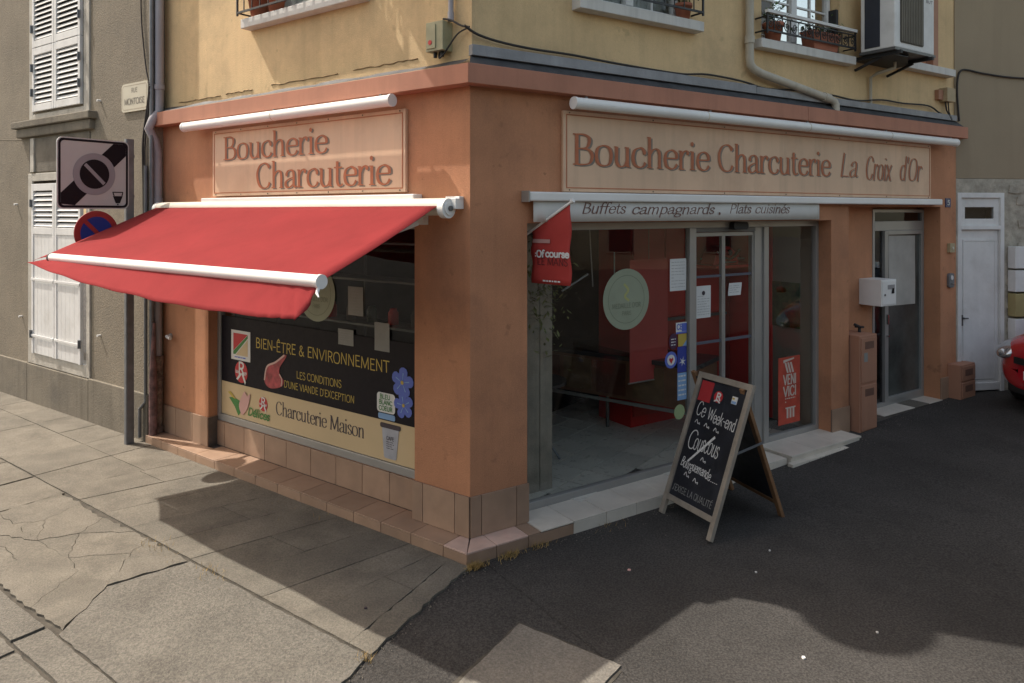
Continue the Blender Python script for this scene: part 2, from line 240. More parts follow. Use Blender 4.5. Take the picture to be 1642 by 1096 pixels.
# ------------------------------------------------------------------ lettering: pen strokes on skeleton letters (x-height 1, cap height 1.5)
def G(adv, strokes, serifs=(), dots=()): return (adv, strokes, serifs, dots)
o_ = [(.5, 1), (.2, .88), (.1, .5), (.2, .12), (.5, 0), (.8, .12), (.9, .5), (.8, .88), (.5, 1)]
C_ = [(1.08, 1.2), (.95, 1.4), (.68, 1.5), (.35, 1.38), (.15, 1.05), (.12, .72), (.22, .32), (.42, .08), (.72, 0), (.98, .1), (1.12, .34)]
O_ = [(.68, 1.5), (.3, 1.38), (.12, .9), (.14, .5), (.32, .1), (.68, 0), (1.04, .1), (1.22, .5), (1.24, .9), (1.06, 1.38), (.68, 1.5)]
sm = lambda p: ('s', p)
ln = lambda *p: ('l', list(p))
GL_ = {
 'a': G(.92, [sm([(.16, .78), (.3, .96), (.52, 1), (.68, .9), (.72, .68), (.72, .4), (.73, .14), (.84, .02), (.94, .08)]), sm([(.72, .58), (.42, .5), (.17, .36), (.12, .18), (.24, .02), (.45, .02), (.72, .2)])], dots=[(.19, .76)]),
 'b': G(.95, [ln((.2, 1.6), (.2, .02)), sm([(.2, .8), (.45, 1), (.75, .9), (.86, .5), (.74, .1), (.45, 0), (.2, .14)])], [(.08, 1.6, .2)]),
 'c': G(.88, [sm([(.8, .8), (.66, .97), (.48, 1), (.22, .86), (.12, .5), (.22, .14), (.5, 0), (.72, .08), (.84, .26)])], dots=[(.78, .78)]),
 'd': G(.98, [ln((.8, 1.6), (.8, 0)), sm([(.8, .8), (.55, 1), (.24, .9), (.12, .5), (.24, .1), (.52, 0), (.8, .18)])], [(.66, 1.6, .8), (.8, .01, .94)]),
 'e': G(.9, [sm([(.16, .56), (.5, .56), (.84, .56)]), sm([(.84, .56), (.8, .84), (.52, 1), (.22, .86), (.12, .5), (.22, .14), (.5, 0), (.72, .07), (.86, .26)])]),
 'f': G(.62, [sm([(.72, 1.5), (.58, 1.62), (.38, 1.55), (.28, 1.25), (.28, .9)]), ln((.28, .95), (.28, 0)), ln((.06, 1), (.6, 1))], [(.12, .01, .46)]),
 'g': G(.92, [sm([(.5, 1), (.24, .9), (.15, .64), (.26, .38), (.5, .3), (.72, .38), (.82, .64), (.74, .9), (.5, 1)]), sm([(.34, .34), (.2, .16), (.34, .04), (.65, 0), (.86, -.12), (.8, -.36), (.48, -.48), (.16, -.36), (.16, -.14), (.34, .02)]), ln((.74, .9), (.95, .96))]),
 'h': G(1.02, [ln((.2, 1.6), (.2, 0)), sm([(.2, .66), (.36, .9), (.56, 1), (.75, .9), (.8, .62)]), ln((.8, .68), (.8, 0))], [(.06, 1.58, .2), (.05, .01, .36), (.65, .01, .96)]),
 'i': G(.44, [ln((.22, 1), (.22, 0))], [(.06, .98, .22), (.05, .01, .4)], [(.2, 1.4)]),
 'j': G(.42, [sm([(.24, 1), (.24, .3), (.22, -.3), (.0, -.48)])], (), [(.22, 1.4)]),
 'k': G(.95, [ln((.2, 1.6), (.2, 0)), ln((.78, 1), (.24, .46)), ln((.4, .6), (.86, 0))]),
 'l': G(.44, [ln((.22, 1.6), (.22, 0))], [(.06, 1.58, .22), (.05, .01, .4)]),
 'm': G(1.52, [ln((.2, 1), (.2, 0)), sm([(.2, .66), (.34, .9), (.5, 1), (.66, .9), (.72, .62)]), ln((.72, .68), (.72, 0)), sm([(.72, .66), (.86, .9), (1.04, 1), (1.2, .9), (1.26, .62)]), ln((1.26, .68), (1.26, 0))], [(.06, .98, .2), (.05, .01, .34), (.6, .01, .86), (1.14, .01, 1.42)]),
 'n': G(1.0, [ln((.2, 1), (.2, 0)), sm([(.2, .66), (.36, .9), (.56, 1), (.75, .9), (.8, .62)]), ln((.8, .68), (.8, 0))], [(.06, .98, .2), (.05, .01, .36), (.65, .01, .96)]),
 'o': G(1.0, [sm(o_)]),
 'p': G(.98, [ln((.2, 1), (.2, -.5)), sm([(.2, .8), (.45, 1), (.75, .9), (.88, .5), (.76, .1), (.48, 0), (.2, .14)])], [(.06, .98, .2), (.05, -.49, .4)]),
 'q': G(.98, [ln((.8, 1), (.8, -.5)), sm([(.8, .8), (.55, 1), (.24, .9), (.12, .5), (.24, .1), (.52, 0), (.8, .18)])]),
 'r': G(.72, [ln((.2, 1), (.2, 0)), sm([(.2, .62), (.32, .86), (.48, 1), (.64, .96)])], [(.06, .98, .2), (.05, .01, .42)], [(.64, .9)]),
 's': G(.72, [sm([(.6, .8), (.5, .97), (.32, 1), (.14, .86), (.16, .66), (.38, .52), (.6, .36), (.62, .14), (.42, 0), (.22, .04), (.1, .22)])]),
 't': G(.66, [sm([(.28, 1.34), (.28, .8), (.28, .28), (.36, .06), (.5, 0), (.64, .1)]), ln((.06, 1), (.6, 1))]),
 'u': G(1.0, [sm([(.2, 1), (.2, .6), (.2, .26), (.32, .04), (.5, 0), (.68, .1), (.8, .34)]), ln((.8, 1), (.8, 0))], [(.06, .98, .2), (.64, .98, .8), (.8, .01, .94)]),
 'v': G(.88, [ln((.08, 1), (.45, 0)), ln((.45, 0), (.82, 1))]), 'w': G(1.3, [ln((.08, 1), (.38, 0)), ln((.38, 0), (.66, .9)), ln((.66, .9), (.94, 0)), ln((.94, 0), (1.24, 1))]),
 'x': G(.9, [ln((.1, 1), (.8, 0)), ln((.8, 1), (.1, 0))]), 'y': G(.9, [ln((.1, 1), (.48, .05)), ln((.84, 1), (.3, -.48))]), 'z': G(.8, [ln((.1, 1), (.7, 1)), ln((.7, 1), (.1, 0)), ln((.1, 0), (.74, 0))]),
 'A': G(1.25, [ln((.08, 0), (.6, 1.5)), ln((.6, 1.5), (1.15, 0)), ln((.27, .52), (.94, .52))], [(-.02, .01, .28), (.95, .01, 1.28)]),
 'B': G(1.16, [ln((.24, 1.5), (.24, 0)), sm([(.24, 1.48), (.6, 1.48), (.86, 1.34), (.88, 1.1), (.76, .88), (.5, .8), (.24, .8)]), sm([(.5, .8), (.82, .76), (1.0, .6), (1.04, .36), (.9, .1), (.6, .02), (.24, .02)])], [(.04, 1.48, .24), (.04, .02, .24)]),
 'C': G(1.24, [sm(C_)], [(1.02, 1.36, 1.12)]), 'G': G(1.36, [sm(C_[:-1]+[(1.1, .3)]), ln((1.1, .0), (1.1, .62)), ln((.76, .62), (1.2, .62))]),
 'D': G(1.3, [ln((.24, 1.5), (.24, 0)), sm([(.24, 1.48), (.62, 1.48), (1.0, 1.3), (1.16, .78), (1.0, .22), (.62, .02), (.24, .02)])]),
 'E': G(1.05, [ln((.24, 1.5), (.24, 0)), ln((.24, 1.47), (.92, 1.47)), ln((.24, .8), (.8, .8)), ln((.24, .03), (.95, .03))]),
 'F': G(1.0, [ln((.24, 1.5), (.24, 0)), ln((.24, 1.47), (.9, 1.47)), ln((.24, .8), (.8, .8))]), 'H': G(1.3, [ln((.24, 1.5), (.24, 0)), ln((1.06, 1.5), (1.06, 0)), ln((.24, .8), (1.06, .8))]),
 'I': G(.5, [ln((.24, 1.5), (.24, 0))]), 'J': G(.8, [sm([(.6, 1.5), (.6, .8), (.56, .15), (.3, 0), (.08, .2)])]), 'K': G(1.2, [ln((.24, 1.5), (.24, 0)), ln((1.0, 1.5), (.26, .7)), ln((.45, .9), (1.1, 0))]),
 'L': G(1.05, [ln((.24, 1.5), (.24, 0)), ln((.24, .03), (.98, .03))], [(.06, 1.48, .42)]),
 'M': G(1.6, [ln((.2, 0), (.26, 1.5)), ln((.26, 1.5), (.8, .1)), ln((.8, .1), (1.34, 1.5)), ln((1.34, 1.5), (1.4, 0))], [(.04, .01, .36), (1.22, .01, 1.58), (.08, 1.49, .26), (1.34, 1.49, 1.52)]),
 'N': G(1.34, [ln((.22, 0), (.22, 1.5)), ln((.22, 1.5), (1.1, 0)), ln((1.1, 0), (1.1, 1.5))]), 'O': G(1.36, [sm(O_)]),
 'P': G(1.08, [ln((.24, 1.5), (.24, 0)), sm([(.24, 1.48), (.62, 1.48), (.92, 1.32), (.94, .98), (.72, .74), (.24, .7)])]),
 'Q': G(1.4, [sm(O_), ln((.8, .35), (1.25, -.12))]), 'R': G(1.15, [ln((.24, 1.5), (.24, 0)), sm([(.24, 1.48), (.62, 1.48), (.92, 1.32), (.92, 1.0), (.7, .76), (.24, .74)]), ln((.6, .76), (1.05, 0))]),
 'S': G(1.0, [sm([(.84, 1.25), (.7, 1.46), (.45, 1.5), (.18, 1.32), (.2, 1.02), (.52, .8), (.84, .56), (.86, .22), (.58, 0), (.3, .04), (.1, .3)])]),
 'T': G(1.1, [ln((.55, 1.47), (.55, 0)), ln((.06, 1.47), (1.04, 1.47))]), 'U': G(1.3, [sm([(.2, 1.5), (.2, .6), (.34, .1), (.64, 0), (.94, .1), (1.08, .6), (1.08, 1.5)])]),
 'V': G(1.2, [ln((.08, 1.5), (.6, 0)), ln((.6, 0), (1.12, 1.5))]), 'W': G(1.8, [ln((.06, 1.5), (.48, 0)), ln((.48, 0), (.9, 1.3)), ln((.9, 1.3), (1.3, 0)), ln((1.3, 0), (1.74, 1.5))]),
 'X': G(1.15, [ln((.1, 1.5), (1.0, 0)), ln((1.0, 1.5), (.1, 0))]), 'Z': G(1.1, [ln((.1, 1.47), (.95, 1.47)), ln((.95, 1.47), (.1, .03)), ln((.1, .03), (1.0, .03))]),
 '&': G(1.2, [sm([(1.1, 0), (.7, .5), (.38, 1.0), (.4, 1.35), (.62, 1.46), (.78, 1.25), (.6, .95), (.25, .6), (.18, .25), (.42, 0), (.75, .12), (1.0, .62)])]),
 "'": G(.34, [ln((.17, 1.55), (.12, 1.2))]), '.': G(.4, [], (), [(.2, .08)]), '-': G(.7, [ln((.12, .62), (.58, .62))]), ' ': G(.55, []), ':': G(.4, [], (), [(.2, .2), (.2, .85)]),
 '5': G(.95, [ln((.78, 1.46), (.28, 1.46)), ln((.28, 1.46), (.22, .85)), sm([(.22, .85), (.5, .98), (.8, .8), (.86, .45), (.66, .06), (.36, 0), (.12, .16)])]),
}
for a_, b_, ac in (('é', 'e', [ln((.42, 1.2), (.66, 1.5))]), ('É', 'E', [ln((.5, 1.66), (.76, 1.92))]), ('Ê', 'E', [ln((.36, 1.66), (.58, 1.9)), ln((.58, 1.9), (.8, 1.66))])):
    g_ = GL_[b_]; GL_[a_] = (g_[0], g_[1]+ac, g_[2], g_[3])
def smooth(p, k=5):
    o = []
    for i in range(len(p)-1):
        a, b, c, d = p[max(i-1, 0)], p[i], p[i+1], p[min(i+2, len(p)-1)]
        if p[0] == p[-1]:
            if i == 0: a = p[-2]
            if i == len(p)-2: d = p[1]
        for j in range(k):
            t = j/k; o.append(tuple(.5*(2*b[n]+(c[n]-a[n])*t+(2*a[n]-5*b[n]+4*c[n]-d[n])*t*t+(3*b[n]-a[n]-3*c[n]+d[n])*t**3) for n in (0, 1)))
    o.append(p[-1]); return o
def stroke(mb, p, wd, y, cap=.0):
    """flat ribbon along p; wd(angle) gives the pen width"""
    n = len(p); lr = []
    for i in range(n):
        a, b = p[max(i-1, 0)], p[min(i+1, n-1)]
        if p[0] == p[-1] and i in (0, n-1): a, b = p[-2], p[1]
        dx, dz = b[0]-a[0], b[1]-a[1]; l = math.hypot(dx, dz) or 1; dx /= l; dz /= l; h = wd(math.atan2(dz, dx))/2
        x, z = p[i]
        if cap and i == 0: x -= dx*cap; z -= dz*cap
        if cap and i == n-1: x += dx*cap; z += dz*cap
        lr.append(((x-dz*h, y, z+dx*h), (x+dz*h, y, z-dx*h)))
    mb.add([q for r in lr for q in r], [(2*i, 2*i+1, 2*i+3, 2*i+2) for i in range(n-1)])
def text(mb, s, x0, x1, z0, cap, y, thick=.2, thin=.06, serif=False, slant=0., jit=0., tilt=0.2, rise=0.):
    """write s between x0 and x1 with its baseline at z0; every stroke lies a hair in front of the one before"""
    tot = sum(GL_[c][0] for c in s); k = cap/1.5; kx = (x1-x0)/tot; x = x0; c_ = 0; rg = random.Random(len(s)*7+ord(s[0]))
    kk = (kx+k)/2
    for ch in s:
        adv, st, se, dots = GL_[ch]; jz = rg.uniform(-jit, jit)*k; ja = rg.uniform(-jit, jit)*.5
        base = z0+jz+rise*(x-x0)/(x1-x0)
        tr = lambda p: (x+(p[0]+(slant+ja)*p[1])*kx, base+p[1]*k)
        pen = lambda a: kk*(thin+(thick-thin)*abs(math.sin(a-tilt))**1.3) if thick > thin else kk*thick
        for ty, p in st:
            stroke(mb, [tr(q) for q in (smooth(p) if ty == 's' else p)], pen, y-c_*.00015, cap=0 if serif else kk*thick*.3); c_ = (c_+1) % 9
        if serif:
            for a, z, b in se:
                e = thin*1.1; hh = 1 if z > .5 else -1
                mb.add([(*_x, ) for _x in [(tr((a, z-e/2))[0], y-.0015, tr((a, z-e/2))[1]), (tr((b, z-e/2))[0], y-.0015, tr((b, z-e/2))[1]), (tr((b, z+e/2))[0], y-.0015, tr((b, z+e/2))[1]), (tr((a, z+e/2))[0], y-.0015, tr((a, z+e/2))[1])]], [(0, 1, 2, 3)])
        for dx, dz in dots:
            r_ = thick*.55*kk if serif else thick*.5*kk; cx, cz = tr((dx, dz)); mb.flat(ell(cx, cz, r_, n=10), y-.0017)
        x += adv*kx
def lines(mb, x0, x1, z0, z1, n, y, h=.006, rg=random.Random(3)):     # rows of small print too fine to read
    for i in range(n):
        z = z1-(z1-z0)*(i+.5)/n; x = x0
        while x < x1-.01:
            l = rg.uniform(.01, .045); mb.flat([(x, z), (min(x+l, x1), z), (min(x+l, x1), z+h), (x, z+h)], y); x += l+.008
            if rg.random() < .06: break
# ================================================================== GROUND
def gz(u): return 0 if u < 2.3 else min(.033*(u-2.3), .42)
struct('asphalt_road', MB().grid([[(-60+i*10, -60+j*10, -.006) for j in range(14)] for i in range(14)], False), ASPH)
us = [0, 1.2, 2.3, 3.5, 4.65, 6, 8, 10, 12, 15, 26]
ym = MB()
for i in range(len(us)-1):
    a, b = us[i], us[i+1]; yi = -.02 if b <= 4.7 else .30
    ym.add([(a, yi, gz(a)-.002), (b, yi, gz(b)-.002), (b, -22, gz(b)-.002), (a, -22, gz(a)-.002)], [(0, 1, 2, 3)])
struct('asphalt_yard', ym, ASPH, FRT)
# joints in the left pavement: (x at y=-.2, x at y=-1.3) in the left front's frame
def hsh(a, b, k=0):
    p, q = sorted((a, b)); return random.Random(hash((round(p[0]*50), round(p[1]*50), round(q[0]*50), round(q[1]*50), k)) & 0xffffff)
def jag(poly, amp):
    o = []
    for i, a in enumerate(poly):
        b = poly[(i+1) % len(poly)]; l = math.hypot(b[0]-a[0], b[1]-a[1]); n = max(2, int(l/.055)); rg = hsh(a, b)
        off = [rg.uniform(-1, 1) for _ in range(n+1)]
        if (a > b): off = off[::-1]; sg = -1
        else: sg = 1
        nx, ny = -(b[1]-a[1])/l, (b[0]-a[0])/l; o.append(a)
        for j in range(1, n): t = j/n; m_ = amp*off[j]*sg; o.append((a[0]+(b[0]-a[0])*t+nx*m_, a[1]+(b[1]-a[1])*t+ny*m_))
    return o
def slab(name, poly, mat, parent, z=.010, gap=.0042, amp=.0025, tilt=.002):
    cx = sum(p[0] for p in poly)/len(poly); cy = sum(p[1] for p in poly)/len(poly); q = []
    for x, y in jag(poly, amp):
        l = math.hypot(x-cx, y-cy); s = max(.3, (l-gap)/l); q.append((cx+(x-cx)*s, cy+(y-cy)*s))
    zt = z+random.uniform(-tilt, tilt)
    return part(name, MB().prism(q, -.03, zt, 'z'), mat, parent, FL)
pav = MB().prism([(-40, .32), (-4.4, .32), (-4.4, .1), (.135, -.2), (.30, -1.3), (.42, -1.48), (.52, -2.3), (.6, -2.46), (.75, -3.6), (-40, -3.6)], -.05, -.0035, 'z')
pv = struct('pavement', pav, DIRT, FL)
J = [(-.15, -.36), (.02, .22)]
jt = [(.155, .36), (-.02, .18), (-.17, -.27), (-.42, -.66), (-.82, -1.08), (-1.22, -1.52), (-1.62, -1.95), (-2.03, -2.40), (-2.5, -2.85), (-2.98, -3.3), (-3.45, -3.72)]
for i in range(len(jt)-1):
    (a0, a1), (b0, b1) = jt[i], jt[i+1]; am = .012 if i == 0 else .002
    if i in (1, 4, 6, 9):
        m_ = .42 if i != 4 else .5; aM = a0+(a1-a0)*m_; bM = b0+(b1-b0)*m_; yM = -.2-1.1*m_
        slab('paving_slab', [(a0, -.2), (b0, -.2), (bM, yM), (aM, yM)], SLAB, pv, amp=am)
        slab('paving_slab', [(aM, yM), (bM, yM), (b1, -1.31), (a1, -1.31)], SLAB, pv, amp=am)
    else: slab('paving_slab', [(a0, -.2), (b0, -.2), (b1, -1.31), (a1, -1.31)], SLAB, pv, amp=am)
xs = [-3.72]+[-4.25-.62*k for k in range(0, 12)]
for i in range(len(xs)-1):
    a, b = xs[i], xs[i+1]; y0 = -.2 if i == 0 else -.17; s_ = .27 if i == 0 else 0
    a0 = a+s_
    for y_, y2 in ((y0 if i == 0 else .02 if False else -.17, -.62), (-.62, -1.31)):
        fa = (y_+1.31)/1.14*s_; fb = (y2+1.31)/1.14*s_
        slab('paving_slab', [(a+fa, y_), (b, y_), (b, y2), (a+fb, y2)], SLAB, pv)
slab('paving_slab', [(-3.45, -.2), (-4.38, -.2), (-4.38, -.17), (-3.45, -.19)], SLAB, pv)
# cracked zone, hand-laid: irregular pieces
Q = {'a': (-1.50, -1.34), 'b': (-1.62, -1.83), 'c': (-1.28, -2.24), 'd': (-1.95, -1.52), 'e': (-2.28, -1.33), 'f': (-2.24, -1.82), 'g': (-2.75, -1.36), 'h': (-2.72, -1.84),
     'i': (-3.2, -1.34), 'j': (-3.08, -1.66), 'k': (-3.58, -1.34), 'l': (-3.55, -1.83), 'm': (-2.3, -2.26), 'n': (-1.98, -1.86), 'o': (-1.72, -2.25), 'p': (-2.9, -2.26),
     'q': (-3.5, -2.26), 'r': (-2.5, -2.05), 's': (-3.15, -2.02), 't': (-2.6, -1.6), 'u': (-3.2, -1.84), 'v': (-2.08, -1.33)}
for nm in ('a v d b', 'v e t f d', 'd f n b', 'e g t', 'g i j h t', 't h f', 'i k l u j', 'j u h', 'b n o c', 'n f r m o', 'f h s r', 'h u s', 's p m r', 's u l q p'):
    slab('cracked_slab', [Q[c] for c in nm.split()], SLAB, pv, gap=.0026, amp=.016, tilt=.003)
for k in range(8):
    x = -3.56-.66*k-(.02 if k else 0)
    slab('paving_slab', [(x, -1.32), (x-.65, -1.32), (x-.65, -1.83), (x, -1.83)], SLAB, pv)
    slab('paving_slab', [(x+.05, -1.84), (x-.6, -1.84), (x-.6, -2.26), (x+.05, -2.26)], SLAB, pv)
slab('aggregate_slab', [(-1.49, -1.325), (-1.61, -1.84), (-1.27, -2.27), (.50, -2.27), (.42, -1.5), (.36, -1.325)], AGG, pv, gap=.008, amp=.006, z=.008)
for k in range(12):
    x = .55-.98*k; slab('kerb_stone', [(x, -2.28), (x-.96, -2.28), (x-.96, -2.46), (x, -2.46)], AGG, pv, z=.012, gap=.008)
for k in range(6):
    x = .60-1.9*k; slab('aggregate_slab', [(x, -2.475), (x-1.88, -2.475), (x-1.84, -3.55), (x+.08, -3.55)], AGG, pv, z=.006, gap=.006, amp=.006)
struct('concrete_patch', MB().prism([(x, y) for x, y in jag([(.045, 4.345), (.60, 3.945), (.02, 3.15), (-.50, 3.45)], .004)], -.02, .006, 'z'), PATCH)
struct('patch_joint', MB().prism(jag([(.045, 4.375), (.635, 3.945), (.03, 3.10), (-.54, 3.45)], .008), -.03, -.0035, 'z'), DIRT)
# ================================================================== SHOP BUILDING
shop = thing('shop_building', 'ochre rendered corner house with terracotta painted butcher shop at street level', 'building', FR(CX, CY, 0))
# walls (openings left between the pieces)
wl = MB().box(-4.42, -3.494, 0, .3, -.1, 3.43).box(-3.494, -.565, 0, .3, 2.42, 3.43).box(-.565, 0, 0, .3, -.1, 3.43).box(-3.494, -.565, .112, .3, -.1, .345)
part('wall', wl, STUC, shop, FL)
wr = MB().box(.02, .51, 0.0, .3, -.1, 3.43).box(0, .02, 0, .014, -.1, 3.43).box(.51, 4.478, 0, .3, 2.41, 3.43).box(4.478, 4.8, 0, .45, -.1, 3.43).box(4.8, 6.772, 0, .3, 2.56, 3.43) \
    .box(4.8, 5.617, .21, .45, -.1, 2.56).box(6.772, 7.16, 0, .45, -.1, 3.43).box(5.617, 6.772, .27, .45, 2.53, 2.56)
part('wall', wr, STUC, shop, FRT)
# projecting band
e = .12; mt = .12*math.tan(R(34.7))
bl = MB().prism([(-4.52, .02), (0, .02), (mt, -e), (-4.52, -e)], 3.43, 3.575, 'z'); part('cornice', bl, BAND, shop, FL, .004)
br = MB().prism([(0, .02), (-mt, -e), (3.9, -e), (3.9, .02)], 3.43, 3.575, 'z'); part('cornice', br, BAND, shop, FRT, .004)
br = MB().prism([(3.904, .02), (3.904, -e), (7.22, -e), (7.22, .02)], 3.43, 3.575, 'z'); part('cornice', br, BAND, shop, FRT, .004)
# zinc flashing above the band
zg = []
for i in range(46):
    x = -4.45+4.45*i/45; zg.append([(x, -.115, 3.578), (x, -.06, 3.60+.002*math.sin(i*1.7)), (x, -.004, 3.632+.004*math.sin(i*.9)+random.uniform(-.003, .003))])
part('flashing', MB().grid(zg), ZINC, shop, FL)
part('flashing', MB().add([(0, -.004, 3.655), (7.16, -.004, 3.655), (7.16, -.10, 3.578), (-.06, -.10, 3.578)], [(0, 1, 2, 3)]), ZINC, shop, FRT)
part('metal_trim', MB().box(.0, 3.2, -.035, .02, 3.655, 3.735).box(3.204, 7.12, -.035, .02, 3.655, 3.725), ZINCL, shop, FRT, .003)
for k, (xa_, xb_) in enumerate(((-4.1, -3.3), (-3.2, -2.75), (-2.45, -1.5), (-1.3, -.55))):
    rp = random.Random(k); n_ = 14; pp = [(xa_+(xb_-xa_)*i/n_, .017, 3.675+.035*(xa_+4.1)/3.5+rp.uniform(-.007, .007)) for i in range(n_+1)]
    part('plaster_crack', MB().tube(pp, [.002+.004*abs(math.sin(i*1.3+k)) for i in range(n_+1)], 5), M('crack_brown', (.20, .13, .06), .9), shop, FL)  # dark brown crack along the peeling plaster edge
# upper walls with window openings
def wall_open(x0, x1, y0, y1, z0, z1, ops):
    m = MB(); x = x0
    for a, b, c, d in sorted(ops):
        m.box(x, a, y0, y1, z0, z1); m.box(a, b, y0, y1, z0, c); m.box(a, b, y0, y1, d, z1); x = b
    return m.box(x, x1, y0, y1, z0, z1)
part('upper_wall', wall_open(-4.42, 0, .02, .32, 3.43, 6.6, [(-2.70, -1.20, 4.36, 6.0)]), YEL, shop, FL)
part('upper_wall', wall_open(0.014, 7.16, .02, .32, 3.43, 6.6, [(1.06, 2.30, 4.225, 5.95), (3.34, 4.66, 4.195, 5.95), (5.72, 6.74, 4.285, 5.95)]), YEL, shop, FRT)
part('roof', MB().add([Matrix(FL) @ Vector((-4.6, -.35, 6.6)), Matrix(FL) @ Vector((.25, -.35, 6.6)), Matrix(FRT) @ Vector((7.3, -.35, 6.6)), Vector((1.5, 15, 8.6))], [(0, 1, 2), (0, 2, 3)]), M('roof_slate', (.08, .08, .09), .7), shop, Matrix())
for fr_, x0, x1, z in ((FL, -2.785, -1.10, 4.255), (FRT, .965, 2.40, 4.14), (FRT, 3.21, 4.80, 4.105), (FRT, 5.6, 6.97, 4.195)):
    part('window_sill', box(x0, x1, -.09, .15, z, z+.09), SILLM, shop, fr_, .006)
def upper_window(fr_, x0, x1, z0, z1, shutter=None, muntin=True):
    f = part('window', MB().box(x0, x0+.06, .12, .18, z0, z1).box(x1-.06, x1, .12, .18, z0, z1).box(x0+.06, x1-.06, .12, .18, z1-.06, z1).box(x0+.06, x1-.06, .12, .18, z0, z0+.07)
             .box((x0+x1)/2-.045, (x0+x1)/2+.045, .115, .18, z0+.07, z1-.06), WHITEP, shop, fr_, .004)
    mid = (x0+x1)/2
    for a, b in ((x0+.06, mid-.045), (mid+.045, x1-.06)):
        n = 4; h = (z1-z0-.13)/n
        for i in range(n):
            for c, d in ((a, (a+b)/2-.009), ((a+b)/2+.009, b)):
                part('pane', box(c, d, .155, .16, z0+.07+i*h+(.009 if i else 0), z0+.07+(i+1)*h-.009), GL, f, fr_)
        part('glazing_bar', box((a+b)/2-.009, (a+b)/2+.009, .14, .17, z0+.07, z1-.06), WHITEP, f, fr_)
        for i in range(1, n): part('glazing_bar', box(a, b, .142, .168, z0+.07+i*h-.009, z0+.07+i*h+.009), WHITEP, f, fr_)
    return f
upper_window(FL, -2.68, -1.22, 4.38, 5.98)
upper_window(FRT, 1.08, 2.28, 4.245, 5.93)
upper_window(FRT, 3.36, 4.64, 4.215, 5.93)
part('curtain', MB().grid([[(x, .24+.02*math.sin(x*40), z) for z in (4.2, 6)] for x in [1.1+.02*i for i in range(60)]]), PAPERD, shop, FRT)
part('curtain', MB().grid([[(x, .24+.02*math.sin(x*40), z) for z in (4.35, 6)] for x in [-2.68+.02*i for i in range(74)]]), PAPER, shop, FL)
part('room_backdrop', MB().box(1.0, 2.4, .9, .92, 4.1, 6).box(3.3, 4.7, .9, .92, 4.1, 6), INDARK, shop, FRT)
bs_ = part('brown_shutter', box(5.72, 6.74, .10, .14, 4.285, 5.95), STUC, shop, FRT)
part('window_trim', box(6.62, 6.74, .01, .10, 4.285, 5.95), BROWNC, shop, FRT)
# tiled plinths
def tiles(fr_, xs_, y, z0, z1, mat, parent, t=.012, g=.0025, nm='plinth_tile'):
    for a, b in zip(xs_[:-1], xs_[1:]):
        part(nm, box(a+g, b-g, y-t, y-.001, z0+g, z1-g), mat, parent, fr_, .0015)
pl = part('plinth', MB().box(-4.425, -3.49, -.006, .0, .07, .385), GROUT, shop, FL)
tiles(FL, [-4.42, -4.10, -3.77, -3.478], -.006, .09, .39, TILE, pl)
pl = part('plinth', MB().box(-3.50, -3.48, -.006, .11, .07, .385), GROUT, shop, FL)
part('plinth_tile', box(-3.493, -3.481, -.004, .108, .092, .388), TILE, pl, FL)
pl = part('plinth', MB().box(-3.478, -.565, .10, .112, .07, .335), GROUT, shop, FL)
tiles(FL, [-3.478, -3.342, -3.0, -2.66, -2.32, -1.96, -1.61, -1.27, -.94, -.60], .10, .09, .345, TILE, pl)
pl = part('plinth', MB().box(-.57, -.0, -.006, .0, .07, .39), GROUT, shop, FL)
tiles(FL, [-.578, -.464, -.138, .005], -.006, .09, .395, TILE, pl)
pl = part('plinth', MB().box(.0, .512, -.006, .0, .07, .39), GROUT, shop, FRT)
tiles(FRT, [-.005, .088, .401, .52], -.006, .09, .395, TILE, pl)
pl = part('plinth', MB().box(4.47, 4.80, -.006, .0, .05, .36), GROUT, shop, FRT)
tiles(FRT, [4.468, 4.80], -.006, .07, .365, TILE, pl)
pl = part('plinth', MB().box(6.77, 7.16, -.006, .0, .1, .41), GROUT, shop, FRT)
tiles(FRT, [6.76, 7.10], -.006, .12, .42, TILE, pl)
# ledge of rose tiles around the corner, cream tiled step beyond
ml = .2*math.tan(R(34.7))
lb = part('ledge', MB().prism([(-4.42, .10), (0, .10), (0, 0), (ml*.94, -.188), (-4.38, -.188)], -.05, .077, 'z'), GROUT, shop, FL)
js = [-4.38, -4.05, -3.72, -3.38, -3.05, -2.72, -2.38, -2.05, -1.72, -1.38, -1.05, -.735, -.41, -.085]
for i, (a, b) in enumerate(zip(js[:-1], js[1:])):
    part('ledge_tile', box(a+.0025, b-.0025, -.20, .085 if a < -.6 and a > -3.5 else -.008, .078, .09), TILE, lb, FL, .002)
    part('riser_tile', box(a+.0025, b-.0025, -.201, -.189, -.02, .0765), TILE, lb, FL, .0015)
part('ledge_tile', MB().prism([(-.0825, -.008), (-.002, -.008), (ml-.003, -.2), (-.0825, -.2)], .078, .09, 'z'), TILEL, lb, FL, .002)
part('riser_tile', box(-.0825, ml-.002, -.201, -.189, -.02, .0765), TILE, lb, FL, .0015)
lb = part('ledge', MB().prism([(0, .0), (-ml*.94, -.188), (.815, -.188), (.815, .0)], -.05, .077, 'z'), GROUT, shop, FRT)
part('ledge_tile', MB().prism([(.001, -.008), (-ml+.002, -.2), (.105, -.2), (.105, -.008)], .078, .09, 'z'), TILEL, lb, FRT, .002)
part('ledge_tile', box(.110, .385, -.2, -.008, .078, .09), TILEL, lb, FRT, .002)
part('ledge_tile', box(.390, .497, -.2, -.008, .078, .09), TILE, lb, FRT, .002)
for a, b in ((-ml+.004, .105), (.11, .385), (.39, .81)): part('riser_tile', box(a, b, -.201, -.189, -.02, .0765), TILE, lb, FRT, .0015)
js = [.5, .81, 1.14, 1.465, 1.80, 2.13, 2.46, 2.79, 3.12, 3.44]
